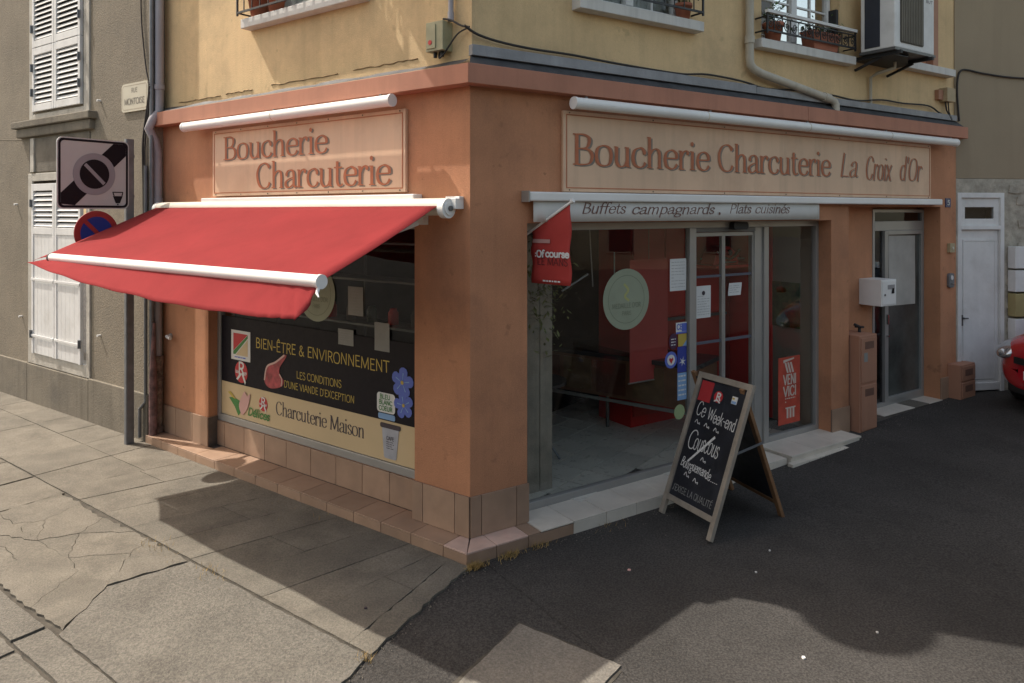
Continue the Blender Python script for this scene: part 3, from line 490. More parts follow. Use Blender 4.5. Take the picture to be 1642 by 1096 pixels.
st = part('entrance_step', box(.515, 3.44, -.19, .21, -.05, .083), GROUT, shop, FRT)
for a, b in zip(js[:-1], js[1:]):
    part('step_tile', box(a+.0025, b-.0025, -.203, .148, .084, .096), TILEC, st, FRT, .002)
    if a > .7: part('riser_tile', box(a+.0025, b-.0025, -.204, -.191, -.02, .0825), TILEC, st, FRT, .0015)
th = part('raised_threshold', box(3.455, 4.62, -.235, .15, .03, .10), TILEC, shop, FRT, .004)
for a, b in ((3.45, 3.85), (3.85, 4.24), (4.24, 4.63)): part('step_tile', box(a+.002, b-.002, -.25, .148, .101, .122), TILEC, th, FRT, .002)
part('low_step', box(3.40, 4.66, -.30, -.236, .0, .065), TILEC, shop, FRT, .004)
dth = part('door_threshold', box(5.2, 7.1, -.02, .22, .05, .142), GROUT, shop, FRT)
for a, b in ((5.45, 5.8), (5.8, 6.12), (6.12, 6.45), (6.45, 6.772)): part('step_tile', box(a+.002, b-.002, -.03, .205, .143, .152), TILEC if a != 6.12 else SLAB, dth, FRT, .002)
# left shop window
sw = part('shop_window', MB().box(-3.494, -.565, .10, .16, .345, .415).box(-3.494, -3.44, .10, .16, .415, 2.42).box(-.62, -.565, .10, .16, .415, 2.42).box(-3.44, -.62, .10, .16, 2.36, 2.42), ALU, shop, FL, .004)
part('pane', box(-3.44, -.62, .128, .134, .415, 2.36), GL, sw, FL)
# right shop front: glazing and sliding door
sf = part('shop_front', MB().box(.51, 2.47, .15, .21, .09, .155).box(.51, .545, .15, .21, .155, 2.41).box(.545, 4.43, .15, .21, 2.345, 2.41).box(2.47, 2.56, .15, .21, .09, 2.345)
          .box(3.43, 3.556, .17, .25, .09, 2.345).box(3.556, 3.63, .15, .21, .09, 2.345).box(4.43, 4.478, .15, .21, .09, 2.41).box(3.63, 4.43, .15, .21, .10, .175), ALU, shop, FRT, .004)
part('pane', box(.545, 2.47, .185, .191, .155, 2.345), GL, sf, FRT)
part('pane', box(3.63, 4.43, .185, .191, .175, 2.345), GL, sf, FRT)
for a, b in ((2.56, 2.975), (2.977, 3.43)):
    dl = part('sliding_door', MB().box(a, a+.022, .18, .22, .10, 2.30).box(b-.022, b, .18, .22, .10, 2.30).box(a+.022, b-.022, .18, .22, 2.26, 2.30).box(a+.022, b-.022, .18, .22, .10, .17), ALU, shop, FRT, .003)
    part('pane', box(a+.022, b-.022, .197, .203, .17, 2.26), GL, dl, FRT)
    part('safety_stripe', MB().box(a+.024, b-.024, .192, .194, 1.22, 1.25).box(a+.024, b-.024, .192, .194, 1.86, 1.885), PLAIN('stripe', (.10, .10, .13)), dl, FRT)
part('door_header', MB().box(2.56, 3.43, .16, .24, 2.305, 2.343), ALUD, sf, FRT)
part('door_sensor', MB().prism(rrect(3.02, 3.24, 2.325, 2.40, .03), .09, .149), BLACK, sf, FRT, .004)
# side entrance
en = part('entrance_frame', MB().box(5.617, 5.66, .20, .26, .15, 2.53).box(6.73, 6.772, .20, .26, .15, 2.53).box(5.66, 6.73, .20, .26, 2.49, 2.53).box(5.66, 6.73, .20, .26, 2.27, 2.385).box(5.66, 6.73, .20, .26, .15, .20), ALU, shop, FRT, .004)
part('transom_pane', box(5.66, 6.73, .225, .231, 2.385, 2.49), GLD, en, FRT)
part('side_pane', box(5.66, 5.86, .225, .231, .20, 2.27), GLD, en, FRT)
dr = part('door', MB().box(5.86, 5.935, .19, .25, .20, 2.27).box(6.69, 6.728, .19, .25, .20, 2.27).box(5.935, 6.69, .19, .25, 2.22, 2.27).box(5.935, 6.69, .19, .25, .20, .25), ALU, shop, FRT, .004)
part('door_pane', box(5.935, 6.69, .222, .228, .25, 2.22), FROST, dr, FRT)
part('door_handle', MB().box(5.885, 5.905, .165, .19, 1.14, 1.26), CHROME, dr, FRT); part('door_lock', MB().tube([(5.895, .16, 1.0), (5.895, .19, 1.0)], .014), CHROME, dr, FRT)
part('taped_paper', MB().grid([[(5.985+.6*i/8+.004*math.sin(j), .216+.0015*math.sin(i*1.3), 1.35+.86*j/6-.01*i/8) for j in range(7)] for i in range(9)]), M('old_poster', (.44, .42, .38), .8, .10, 3, dirt=(.3, .26, .22), dirt_amt=.3), dr, FRT)
part('hallway', MB().box(4.9, 7.3, 2.4, 2.45, .1, 2.6).box(4.85, 4.9, .46, 2.4, .1, 2.6).box(7.3, 7.35, .46, 2.4, .1, 2.6).box(4.85, 7.35, .46, 2.45, 2.6, 2.65).box(4.85, 7.35, .30, 2.45, .08, .13), M('hallway_paint', (.45, .47, .46), .7, .35, 1.0), shop, FRT)
# shop interior
wd_ = lambda fr_, x, y: (lambda v: (v.x, v.y))(Matrix(fr_) @ Vector((x, y, 0)))
P = [wd_(FL, -.02, .31), wd_(FL, -4.1, .31), (-3.0, 11.2), (2.2, 11.2), wd_(FRT, 4.64, .31)]
rm = MB()
for i in (1, 2, 3): (a, b), (c, d) = P[i], P[(i+1) % 5]; rm.add([(a, b, .1), (c, d, .1), (c, d, 2.7), (a, b, 2.7)], [(0, 1, 2, 3)])
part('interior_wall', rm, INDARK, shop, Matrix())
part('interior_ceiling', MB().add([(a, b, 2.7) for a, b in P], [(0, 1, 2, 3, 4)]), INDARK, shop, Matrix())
fl = part('interior_floor', MB().prism(P+[wd_(FRT, .3, .2)], .04, .088, 'z').add([tuple(Matrix(FRT) @ Vector(v)) for v in ((.5, .2, .0885), (4.6, .2, .0885), (4.6, .5, .0885), (.5, .5, .0885))], [(0, 1, 2, 3)]), M('floor_grout', (.05, .045, .04), .95), shop, Matrix())
tme = box(-.160, .160, -.160, .160, .0, .010).mesh('floor_tile'); tme.materials.append(FTILE)
for i in range(-4, 9):
    for j in range(1, 12):
        x, y = .17+.332*i, .2+.332*j; m4 = at(FL, x, y, .089); pr = FRT.inverted() @ m4.translation
        if pr.y > .24 and .3 < pr.x < 4.5: part('floor_tile', tme, None, fl, m4)
part('interior_partition', box(4.45, 4.477, .215, 3, .1, 2.7), INBEI, shop, FRT)
for k in range(3): part('red_wall_panel', box(4.425, 4.449, .72+.62*k, 1.33+.62*k, .11, 2.55), (REDIN, REDIN2, REDIN)[k], shop, FRT, .004)
# ================================================================== FURNITURE BEHIND THE GLASS
ct = thing('display_counter', 'long wooden shop counter with dark top behind the large right window', 'counter', at(FL, -1.5, 2.95, .1))
part('cabinet', box(0, 2.05, 0, .6, .35, .78), COUNT, ct); part('counter_top', box(-.03, 2.08, -.04, .62, .78, .83), CTOP, ct, None, .006)
part('rail', box(0, 2.05, -.02, .0, .30, .335), ALU, ct)
for x in (.05, 1.0, 2.0): part('leg', MB().tube([(x, .05, 0), (x, .05, .35)], .02), ALUD, ct)
for k, x in enumerate((.2, .62, 1.05, 1.5)): part('front_panel', box(x-.16, x+.2, -.012, -.001, .39, .74), M('counter_panel%d' % (k % 2), ((.14, .05, .03), (.2, .12, .06))[k % 2], .4, .2, 6), ct)
bt = thing('bistro_table', 'small round bistro table with crossed metal legs inside the shop', 'table', at(FRT, 1.45, 1.25, .1))
part('tabletop', MB().prism(ell(0, 0, .32, n=24), .70, .73, 'z'), CTOP, bt)
for a in (20, 110, 200, 290): part('leg', MB().tube([(.3*math.cos(R(a)), .3*math.sin(R(a)), 0), (0, 0, .33), (-.12*math.cos(R(a)), -.12*math.sin(R(a)), .70)], .011, 8), GALV, bt)
rc = thing('red_display_cabinet', 'tall dark red display cabinet facing the sliding door inside the shop', 'cabinet', at(FRT, 2.82, 1.30, .1))
part('carcass', MB().box(0, 1.50, .05, .6, 0, 2.3), REDIN, rc)
for k in range(3): part('door_panel', box(.02+.49*k, .49+.49*k, .02, .05, .12, 1.15), REDIN2, rc, None, .004)
for k in range(3): part('door_panel', box(.02+.49*k, .49+.49*k, .02, .05, 1.20, 2.22), REDIN, rc, None, .004)
part('shelf_edge', MB().box(0, 1.50, -.02, .02, 1.155, 1.185), ALUD, rc)
sl = thing('meat_slicer', 'chrome meat slicer standing high inside behind the sliding door', 'slicer', at(FRT, 3.98, 1.0, 0))
part('shelf', box(-.3, .4, -.12, .27, 1.86, 1.89), REDIN, sl)
part('body', MB().prism([(-.22, 1.89), (.22, 1.89), (.17, 2.02), (.06, 2.10), (-.06, 2.10), (-.17, 2.02)], .0, .2), REDIN, sl, None, .01)
part('blade_guard', MB().tube([(-.2, -.02, 2.05), (-.1, -.03, 1.98), (0, -.03, 1.95), (.1, -.03, 1.98), (.2, -.02, 2.05)], .022), CHROME, sl)
part('knob', MB().tube([(0, -.06, 2.03), (0, .0, 2.03)], .035, 16), CHROME, sl)
part('plate', box(-.14, .14, -.03, -.015, 1.905, 1.93), CHROME, sl)
rb = thing('red_banner', 'plain red banner hanging inside behind the large right window', 'banner', at(FRT, 2.44, .95, .1))
part('cloth', MB().grid([[(x, .006*math.sin(x*9), z) for z in (.62, 1.0, 1.4, 1.9)] for x in [.06*i for i in range(10)]]), M('red_banner_cloth', (.55, .08, .07), .8, .06, 2), rb)
part('bottom_rod', MB().tube([(-.02, 0, .62), (.56, 0, .62)], .008, 8), ALU, rb)
part('cord', MB().tube([(.27, 0, 1.9), (.27, 0, 2.58)], .003, 6), ALUD, rb)
col = thing('trunk_reflection', 'grey boards standing in for a tree trunk reflection at the left edge of the right window', 'post', at(FRT, .86, .42, .1))  # boards stand in for the tree trunk mirrored in the pane
for k in range(3): part('board', box(-.20+.135*k, -.07+.135*k, 0, .10, 0, 2.2+.0*k), WOODG, col, None, .004)
lf = MB(); rg = random.Random(5)
for k in range(420):
    c = Vector((.86+rg.gauss(.05, .13), .30+rg.gauss(0, .05), 1.95+rg.gauss(0, .28))); a = rg.uniform(0, 6.28); b_ = rg.uniform(-1, .3); l = rg.uniform(.02, .045)
    d = Vector((math.cos(a)*math.cos(b_), math.sin(a)*math.cos(b_), math.sin(b_)))*l; s2 = Vector((-math.sin(a), math.cos(a), 0))*l*.35
    lf.add([c-d, c+s2, c+d, c-s2], [(0, 1, 2, 3)])
iv = thing('leaf_reflection', 'yellow green leaves standing in for reflected tree foliage above the grey boards', 'reflection', FRT)  # leaf cluster models the tree foliage mirrored in the pane
part('foliage', lf, M('reflected_leaf', (.16, .17, .05), .6, .35, 20), iv)
part('stem', MB().tube([(.86, .33, 2.4), (.9, .33, 2.1), (.84, .34, 1.75)], .006, 6), WOODG, iv)
hk = thing('reflection_rods', 'thin metal rods standing in for reflection streaks near the round window sticker', 'rail', FRT)  # rods stand in for pale reflection streaks on the glass
part('rod', MB().tube([(1.62, .6, 2.36), (1.66, .6, 1.80)], .006, 6), ALU, hk); part('rod', MB().tube([(2.1, .8, 2.1), (2.1, .8, 1.7)], .007, 6), ALU, hk); part('arm', MB().tube([(1.3, .6, 1.78), (1.6, .6, 1.92)], .01, 6), ALU, hk)
gp = thing('green_picture', 'green food picture hung on the beige wall behind the right pane', 'picture', at(FRT, 4.449, 0, 0, 90))
part('print', box(.36, 1.0, .0, .012, 1.19, 1.70), M('green_print', (.05, .08, .025), .5, .9, 9, dirt=(.2, .10, .03), dirt_amt=.8, ds=6), gp)
cr = thing('shelf_with_parcels', 'wall shelf with small red parcels behind the right pane', 'shelf', at(FRT, 3.9, 1.1, 0))
part('board', box(0, .52, 0, .25, 1.93, 1.95), ALU, cr)
for k in range(3): part('parcel', box(.03+.16*k, .15+.16*k, .04, .2, 1.952, 2.02+.03*(k % 2)), RDP, cr)
# left window: interior shelves
sh = thing('window_shelf', 'steel shelf rack standing behind the left shop window', 'shelf', at(FL, -2.0, .5, .1))
for z in (1.33, 1.75, 2.1): part('board', box(-1.45, 1.38, 0, .3, z, z+.02), ALUD, sh)
for x in (-1.4, 0, 1.33): part('upright', MB().tube([(x, .28, 0), (x, .28, 2.3)], .012, 8), ALUD, sh)
for k in range(9): part('jar', MB().lathe([(0, 0), (.05, 0), (.05, .11), (.035, .13), (.035, .15), (0, .15)], 12, (-1.2+.29*k, .14, 1.351)), (REDIN, INDARK, M('jar_green', (.03, .06, .03), .3))[k % 3], sh)
# ================================================================== WINDOW PRINTS
def sticker(name, label, cat, fr_, layers, group=None):
    """layers: (part name, MB, material)"""
    t = thing(name, label, cat, fr_, group)
    for n, m, mt_ in layers: part(n, m, mt_, t)
    return t
yL = .118
def rect(x0, x1, z0, z1, y, t=.002): return MB().box(x0, x1, y, y+t, z0, z1)
sh_ = MB(); text(sh_, 'BIEN-ÊTRE & ENVIRONNEMENT', -2.85, -.965, 1.16, .095, yL-.001, .15, .15, jit=.07)
t2 = MB(); text(t2, 'LES CONDITIONS', -2.205, -1.57, .945, .066, yL-.001, .15, .15, jit=.06); t3 = MB(); text(t3, "D'UNE VIANDE D'EXCEPTION", -2.395, -1.40, .835, .062, yL-.001, .15, .15, jit=.06)
sticker('poster_band', 'black vinyl band with yellow hand lettering across the left shop window', 'window film', FL,
        [('film', rect(-3.44, -.622, .756, 1.43, yL), BLK), ('lettering', sh_, YL), ('lettering', t2, YL), ('lettering', t3, YL)])
mm = MB(); text(mm, 'Charcuterie Maison', -2.52, -1.275, .556, .125, yL-.001, .20, .06, True)
sticker('cream_band', 'cream vinyl band reading Charcuterie Maison along the bottom of the left window', 'window film', FL,
        [('film', rect(-3.44, -.622, .418, .754, yL), CRM), ('lettering', mm, DKT)])
sticker('stamp_sticker', 'square white bordered sticker with red and green halves on the black band', 'sticker', FL,
        [('paper', rect(-3.265, -2.935, 1.0, 1.30, yL-.003), WH), ('red_half', MB().flat([(-3.225, 1.27), (-2.975, 1.27), (-3.225, 1.09)], yL-.0045), RDP), ('green_line', MB().flat([(-3.225, 1.085), (-2.975, 1.265), (-2.975, 1.235), (-3.19, 1.055), (-3.225, 1.055)], yL-.0048), GRN),
         ('map', MB().flat([(-3.18, 1.05), (-2.975, 1.22), (-2.975, 1.05)], yL-.0045), CRM), ('caption', (lambda m: (lines(m, -3.2, -3.0, 1.012, 1.035, 1, yL-.0046, .012), m)[1])(MB()), BLU)])
def label_rouge(name, label, fr_, cx, cz, r, y, group=None):
    lt = MB(); text(lt, 'R', cx-.48*r, cx+.55*r, cz-.25*r, 1.15*r, y-.0022, .22, .22)
    b = MB(); b.flat([(cx-.75*r, cz-.72*r), (cx-.1*r, cz-.05*r), (cx+.1*r, cz-.22*r), (cx-.5*r, cz-.8*r)], y-.0025); b.flat([(cx+.05*r, cz-.1*r), (cx+.65*r, cz-1.1*r), (cx+.78*r, cz-.85*r), (cx+.3*r, cz-.05*r)], y-.0028)
    for sx in (-1, 1): text(b, 'label' if sx < 0 else 'rouge', cx+(-.88 if sx < 0 else .22)*r, cx+(-.28 if sx < 0 else .9)*r, cz-.14*r, .3*r, y-.003, .2, .2)
    sticker(name, label, 'sticker', fr_, [('disc', MB().prism(ell(cx, cz, r), y, y+.002), RDP), ('emblem', lt, WH), ('ribbon', b, WH)], group)
label_rouge('quality_sticker', 'round red quality label with white ribbon on the black band of the left window', FL, -3.09, .885, .108, yL-.003)
label_rouge('quality_sticker', 'small round red quality label on the cream band beside the pig drawing', FL, -2.72, .62, .07, yL-.003)
cut = smooth([(-2.70, .86), (-2.66, 1.0), (-2.52, 1.06), (-2.38, 1.14), (-2.36, 1.12), (-2.45, 1.02), (-2.46, .95), (-2.40, .90), (-2.42, .84), (-2.54, .80), (-2.64, .80), (-2.70, .86)], 4)
fatp = MB(); stroke(fatp, smooth([(-2.695, .86), (-2.655, .995), (-2.52, 1.055), (-2.38, 1.14)], 5), lambda a: .018, yL-.006); stroke(fatp, smooth([(-2.43, .84), (-2.42, .90), (-2.46, .95)], 4), lambda a: .014, yL-.0062)
sticker('meat_print', 'print of a raw red joint of meat with white fat on the black band', 'sticker', FL, [('meat', MB().prism(cut[:-1], yL-.004, yL-.002), MEAT), ('fat', fatp, FAT)])
def flower(cx, cz, r, rot):
    pe = MB()
    for k in range(5):
        a = R(rot+72*k); pts = []
        for j in range(12):
            t = 2*math.pi*j/12; u, v = r*(.52+.46*math.cos(t)), r*.36*math.sin(t)*(1+.3*math.cos(t)); pts.append((cx+u*math.cos(a)-v*math.sin(a), cz+u*math.sin(a)+v*math.cos(a)))
        pe.flat(pts, yL-.0045-.0003*k)
    return pe
fl_ = []
for cx, cz, r, ro in ((-.80, .915, .115, 30), (-.815, 1.10, .13, 10)):
    fl_.append(('petals', flower(cx, cz, r, ro), BLU))
    ve = MB()
    for k in range(5): a = R(ro+72*k); ve.flat([(cx, cz), (cx+r*.62*math.cos(a)-.004*math.sin(a), cz+r*.62*math.sin(a)+.004*math.cos(a)), (cx+r*.62*math.cos(a)+.006*math.sin(a), cz+r*.62*math.sin(a)-.006*math.cos(a))], yL-.0068)
    fl_.append(('petal_vein', ve, LBL)); fl_.append(('centre', MB().prism(ell(cx, cz, r*.13, n=12), yL-.008, yL-.007), YL))
sticker('flower_print', 'print of two blue flax flowers at the right end of the black band', 'sticker', FL, fl_)
bb = MB()
for s_, z, a, b in (('BLEU', .935, -1.08, -.955), ('BLANC', .888, -1.09, -.93), ('COEUR', .838, -1.09, -.93)): text(bb, s_, a, b, z, .036, yL-.0062, .26, .26)
sticker('heart_logo_sticker', 'white and green logo sticker beside the blue flowers', 'sticker', FL, [('backing', MB().prism(rrect(-1.115, -.90, .82, .985, .03), yL-.004, yL-.002), WH), ('lettering', bb, GRN), ('blue_strip', MB().prism(rrect(-1.10, -.90, .765, .812, .015), yL-.004, yL-.002), LBL)])
cu = MB(); text(cu, 'CAFE', -1.0, -.91, .60, .03, yL-.006, .22, .22); lines(cu, -1.0, -.91, .52, .59, 4, yL-.006, .005)
sticker('cup_print', 'print of a white paper cup with black lid at the end of the cream band', 'sticker', FL,
        [('cup', MB().prism([(-1.055, .70), (-.855, .70), (-.885, .455), (-.90, .445), (-1.015, .445), (-1.03, .455)], yL-.004, yL-.002), M('print_cup', (.42, .43, .47), .4, .12, 9)), ('lid', MB().prism(rrect(-1.075, -.835, .695, .735, .015), yL-.006, yL-.004), DKT), ('lettering', cu, DKT)])
dl_ = MB(); text(dl_, 'Délices', -2.98, -2.62, .475, .075, yL-.0062, .24, .24, slant=.25, rise=-.0)
sticker('pig_drawing', 'green and pink pig and leek drawing at the left end of the cream band', 'sticker', FL,
        [('green_leaf', MB().prism([(-3.30, .60), (-3.22, .615), (-3.10, .585), (-3.04, .64), (-3.07, .50), (-3.14, .44), (-3.20, .52)], yL-.004, yL-.002), GRN),
         ('yellow_leaf', MB().prism([(-3.32, .655), (-3.27, .665), (-3.18, .60), (-3.24, .61)], yL-.006, yL-.0045), YL),
         ('pig', MB().prism(smooth([(-3.12, .56), (-3.06, .66), (-3.02, .70), (-2.98, .66), (-2.93, .69), (-2.95, .60), (-2.99, .52), (-3.06, .46), (-3.10, .49), (-3.12, .56)], 3)[:-1], yL-.008, yL-.0065), PNK), ('lettering', dl_, GRN)])
def disc_sticker(label, fr_, cx, cz, rx, rz, y):
    ri = MB(); stroke(ri, ell(cx, cz, rx*.78, rz*.78, 40)+[ell(cx, cz, rx*.78, rz*.78, 40)[0]], lambda a: .004, y-.001)
    tx = MB(); text(tx, 'MEDAILLE D\'OR', cx-rx*.62, cx+rx*.62, cz-rz*.28, rz*.15, y-.0012, .14, .14); text(tx, 'PARIS', cx-rx*.2, cx+rx*.2, cz-rz*.52, rz*.13, y-.0012, .14, .14)
    wr = MB(); stroke(wr, smooth([(cx-.03, cz+rz*.5), (cx+.02, cz+rz*.3), (cx-.02, cz+rz*.1), (cx+.03, cz-rz*.05)]), lambda a: .022, y-.0012)
    sticker('round_sticker', label, 'sticker', fr_, [('disc', MB().prism(ell(cx, cz, rx, rz, 40), y, y+.002), M('pale_green_print', (.30, .335, .24), .5, .05, 6)), ('ring', ri, PLAIN('ring_print', (.16, .18, .12))), ('lettering', tx, PLAIN('ring_print', (.16, .18, .12))), ('ribbon', wr, PLAIN('gold_print', (.42, .42, .16)))])
disc_sticker('large round pale green medal sticker on the right shop window', FRT, 1.70, 1.723, .272, .272, .179)
disc_sticker('round pale medal sticker half hidden behind the awning end on the left window', FL, -1.92, 1.76, .26, .26, .120)
def sheet(label, fr_, x0, x1, z0, z1, y, mat=PAPER, n=6, group='paper notices taped on the shop glass', ink=GRY, head=None, tilt=0):
    li = MB(); lines(li, x0+.02, x1-.02, z0+.02, z1-(.09 if head else .02), n, y-.001, .004)
    ls = [('paper', MB().grid([[(x0+(x1-x0)*i/4+tilt*j, y+.0012*math.sin(i*2+j), z0+(z1-z0)*j/4+.0*i) for j in range(5)] for i in range(5)]), mat), ('print', li, ink)]
    if head: ls.append(('emblem', MB().prism(ell((x0+x1)/2, z1-.07, .022, n=10), y-.003, y-.002), DKT))
    sticker('paper_notice', label, 'notice', fr_, ls, group)
yR = .178
sheet('upper paper price list at the right edge of the large window', FRT, 2.235, 2.45, 1.76, 2.06, yR, n=9)
sheet('paper notice with dark emblem on the left sliding door leaf', FRT, 2.595, 2.80, 1.475, 1.785, .19, n=8, head=1)
sheet('small tilted paper note on the right sliding door leaf', FRT, 3.05, 3.24, 1.665, 1.79, .19, n=4, tilt=.004)
sheet('grey sheet highest on the left window right of the round sticker', FL, -1.485, -1.29, 1.60, 1.85, yL, PAPERD, 8)
sheet('grey sheet just above the black band in the middle of the left window', FL, -1.61, -1.41, 1.33, 1.47, yL-.004, PAPERD, 5)
sheet('grey sheet nearest the right edge of the left window', FL, -1.145, -.965, 1.33, 1.57, yL-.004, PAPERD, 0)
# small stickers beside the sliding door
tx = MB(); text(tx, 'CB', 2.325, 2.40, 1.395, .05, yR-.0015, .3, .3)
sticker('card_sticker', 'blue and white card payment sticker topmost beside the sliding door', 'sticker', FRT, [('film', rect(2.315, 2.455, 1.355, 1.46, yR), WH), ('blue_half', rect(2.39, 2.455, 1.375, 1.45, yR-.002), BLU), ('lettering', tx, BLU), ('blue_strip', rect(2.315, 2.455, 1.355, 1.372, yR-.002), BLU)])
sticker('yellow_sticker', 'yellow and blue sticker below the card payment sticker', 'sticker', FRT, [('film', rect(2.345, 2.455, 1.235, 1.35, yR), YL), ('blue_corner', MB().flat([(2.40, 1.236), (2.454, 1.236), (2.454, 1.29)], yR-.001), LBL)])
sticker('purple_sticker', 'dark purple sticker above the round blue badge sticker', 'sticker', FRT, [('film', MB().prism(ell(2.28, 1.29, .055, .075), yR, yR+.002), PLAIN('print_purple', (.06, .015, .05))), ('print', (lambda m: (lines(m, 2.25, 2.31, 1.24, 1.32, 3, yR-.001, .009), m)[1])(MB()), PAPER)])
sn = MB()
for k in range(6): a = R(60*k+15); sn.flat([(2.40-.008*math.sin(a), 1.09+.008*math.cos(a)), (2.40+.05*math.cos(a), 1.09+.05*math.sin(a)), (2.40+.008*math.sin(a), 1.09-.008*math.cos(a))], yR-.001-.0002*k)
sticker('frozen_sticker', 'navy sticker with a white star beside the sliding door', 'sticker', FRT, [('film', rect(2.335, 2.455, .99, 1.232, yR), PLAIN('print_navy', (.03, .05, .30))), ('star', sn, WH)])
sticker('light_blue_sticker', 'light blue lettered sticker lowest in the strip beside the sliding door', 'sticker', FRT, [('film', rect(2.335, 2.455, .73, .985, yR), LBL), ('print', (lambda m: (lines(m, 2.345, 2.445, .75, .97, 5, yR-.001, .014), m)[1])(MB()), WH)])
sticker('badge_sticker', 'round blue and white badge with a red heart on the large window', 'sticker', FRT, [('disc', MB().prism(ell(2.25, 1.12, .078), yR, yR+.002), BLU), ('ring', MB().prism(ell(2.25, 1.12, .05), yR-.002, yR-.0005), WH), ('heart', MB().prism([(2.25, 1.085), (2.222, 1.125), (2.232, 1.143), (2.25, 1.13), (2.268, 1.143), (2.278, 1.125)], yR-.004, yR-.0025), RDP)])
sticker('green_sticker', 'pale green round sticker low behind the chalkboard', 'sticker', FRT, [('disc', MB().prism(ell(2.36, .62, .07), yR, yR+.002), PLAIN('print_pale_green', (.32, .40, .2)))])
vv = MB(); text(vv, 'VENI', 3.90, 4.12, .67, .10, yR-.002, .3, .22); text(vv, 'VICI', 3.90, 4.12, .545, .10, yR-.002, .3, .22); lines(vv, 3.93, 4.10, .46, .53, 2, yR-.002, .012)
for k in range(3): vv.flat([(3.955+.05*k, .31), (3.985+.05*k, .31), (3.985+.05*k, .41), (3.955+.05*k, .41)], yR-.002)
vv.flat([(3.935, .41), (4.105, .41), (4.105, .425), (3.935, .425)], yR-.002)
for k in range(3): a = .045*k; vv.flat([(3.92+a, .90), (3.95+a, .90), (3.99+a, .79), (3.96+a, .79)], yR-.002)
vv.flat([(3.90, .90), (4.08, .93), (4.08, .945), (3.90, .93)], yR-.0023)
sticker('red_poster', 'tall red poster with white lettering at the foot of the right pane', 'poster', FRT, [('paper', rect(3.82, 4.185, .25, .96, yR), M('poster_red', (.50, .07, .04), .5, .15, 8)), ('lettering', vv, PLAIN('poster_cream', (.62, .5, .42)))])
# ================================================================== FASCIA SIGNS
def fascia(label, fr_, x0, x1, z0, z1, writes):
    t = thing('shop_sign', label, 'sign', fr_, 'painted fascia boards of the butcher shop')
    part('board', box(x0, x1, -.03, -.002, z0, z1), SIGNB, t, None, .003)
    b = MB(); q = .028
    b.box(x0+q, x1-q, -.0335, -.03, z1-q-.007, z1-q).box(x0+q, x1-q, -.0335, -.03, z0+q, z0+q+.007).box(x0+q, x0+q+.007, -.0335, -.03, z0+q+.007, z1-q-.007).box(x1-q-.007, x1-q, -.0335, -.03, z0+q+.007, z1-q-.007)
    part('border_line', b, SIGNT, t)
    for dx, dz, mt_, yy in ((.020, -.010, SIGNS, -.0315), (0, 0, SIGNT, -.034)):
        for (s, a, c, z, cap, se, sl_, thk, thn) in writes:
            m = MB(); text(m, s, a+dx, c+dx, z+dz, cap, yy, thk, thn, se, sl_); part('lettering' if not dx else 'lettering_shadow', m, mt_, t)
    n = 6
    for i in range(n+1):
        for z in (z0+.014, z1-.014): part('screw', MB().prism(ell(x0+.06+(x1-x0-.12)*i/n, z, .006, n=8), -.034, -.03), RUST, t)
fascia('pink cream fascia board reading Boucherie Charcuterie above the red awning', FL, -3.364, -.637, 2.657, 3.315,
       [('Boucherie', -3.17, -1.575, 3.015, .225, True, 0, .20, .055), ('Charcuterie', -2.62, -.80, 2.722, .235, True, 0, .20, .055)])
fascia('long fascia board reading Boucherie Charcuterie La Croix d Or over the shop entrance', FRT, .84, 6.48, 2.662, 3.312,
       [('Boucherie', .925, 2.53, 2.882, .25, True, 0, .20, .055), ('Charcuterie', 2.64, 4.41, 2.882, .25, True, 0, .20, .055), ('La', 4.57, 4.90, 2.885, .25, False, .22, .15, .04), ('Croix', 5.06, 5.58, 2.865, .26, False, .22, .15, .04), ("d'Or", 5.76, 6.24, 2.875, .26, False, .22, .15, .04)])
# tubular sign lights
def tube_light(label, fr_, x0, x1, z):
    t = thing('sign_light', label, 'lamp', fr_, 'white tubular lights above the fascia boards')
    part('housing', MB().tube([(x0, -.16, z), (x1, -.16, z)], .046, 20), WHITE, t)
    for x in (x0, x1): part('end_cap', MB().tube([(x-.012, -.16, z), (x+.012, -.16, z)], .050, 20), WHITE, t, None, .004)
    n = max(2, int((x1-x0)/1.4))
    for i in range(1, n): part('joint', MB().tube([(x0+(x1-x0)*i/n-.006, -.16, z), (x0+(x1-x0)*i/n+.006, -.16, z)], .0475, 20), CREAMW, t)
    for i in range(n+1):
        x = x0+.12+(x1-x0-.24)*i/n; part('bracket', MB().box(x-.015, x+.015, -.15, 0, z+.03, z+.045).box(x-.012, x+.012, -.165, -.15, z+.035, z+.058), ALUD, t)
tube_light('shorter white tubular light hung above the left fascia board', FL, -3.66, -.66, 3.365)
tube_light('longer white tubular light hung above the right fascia board', FRT, .85, 6.81, 3.355)
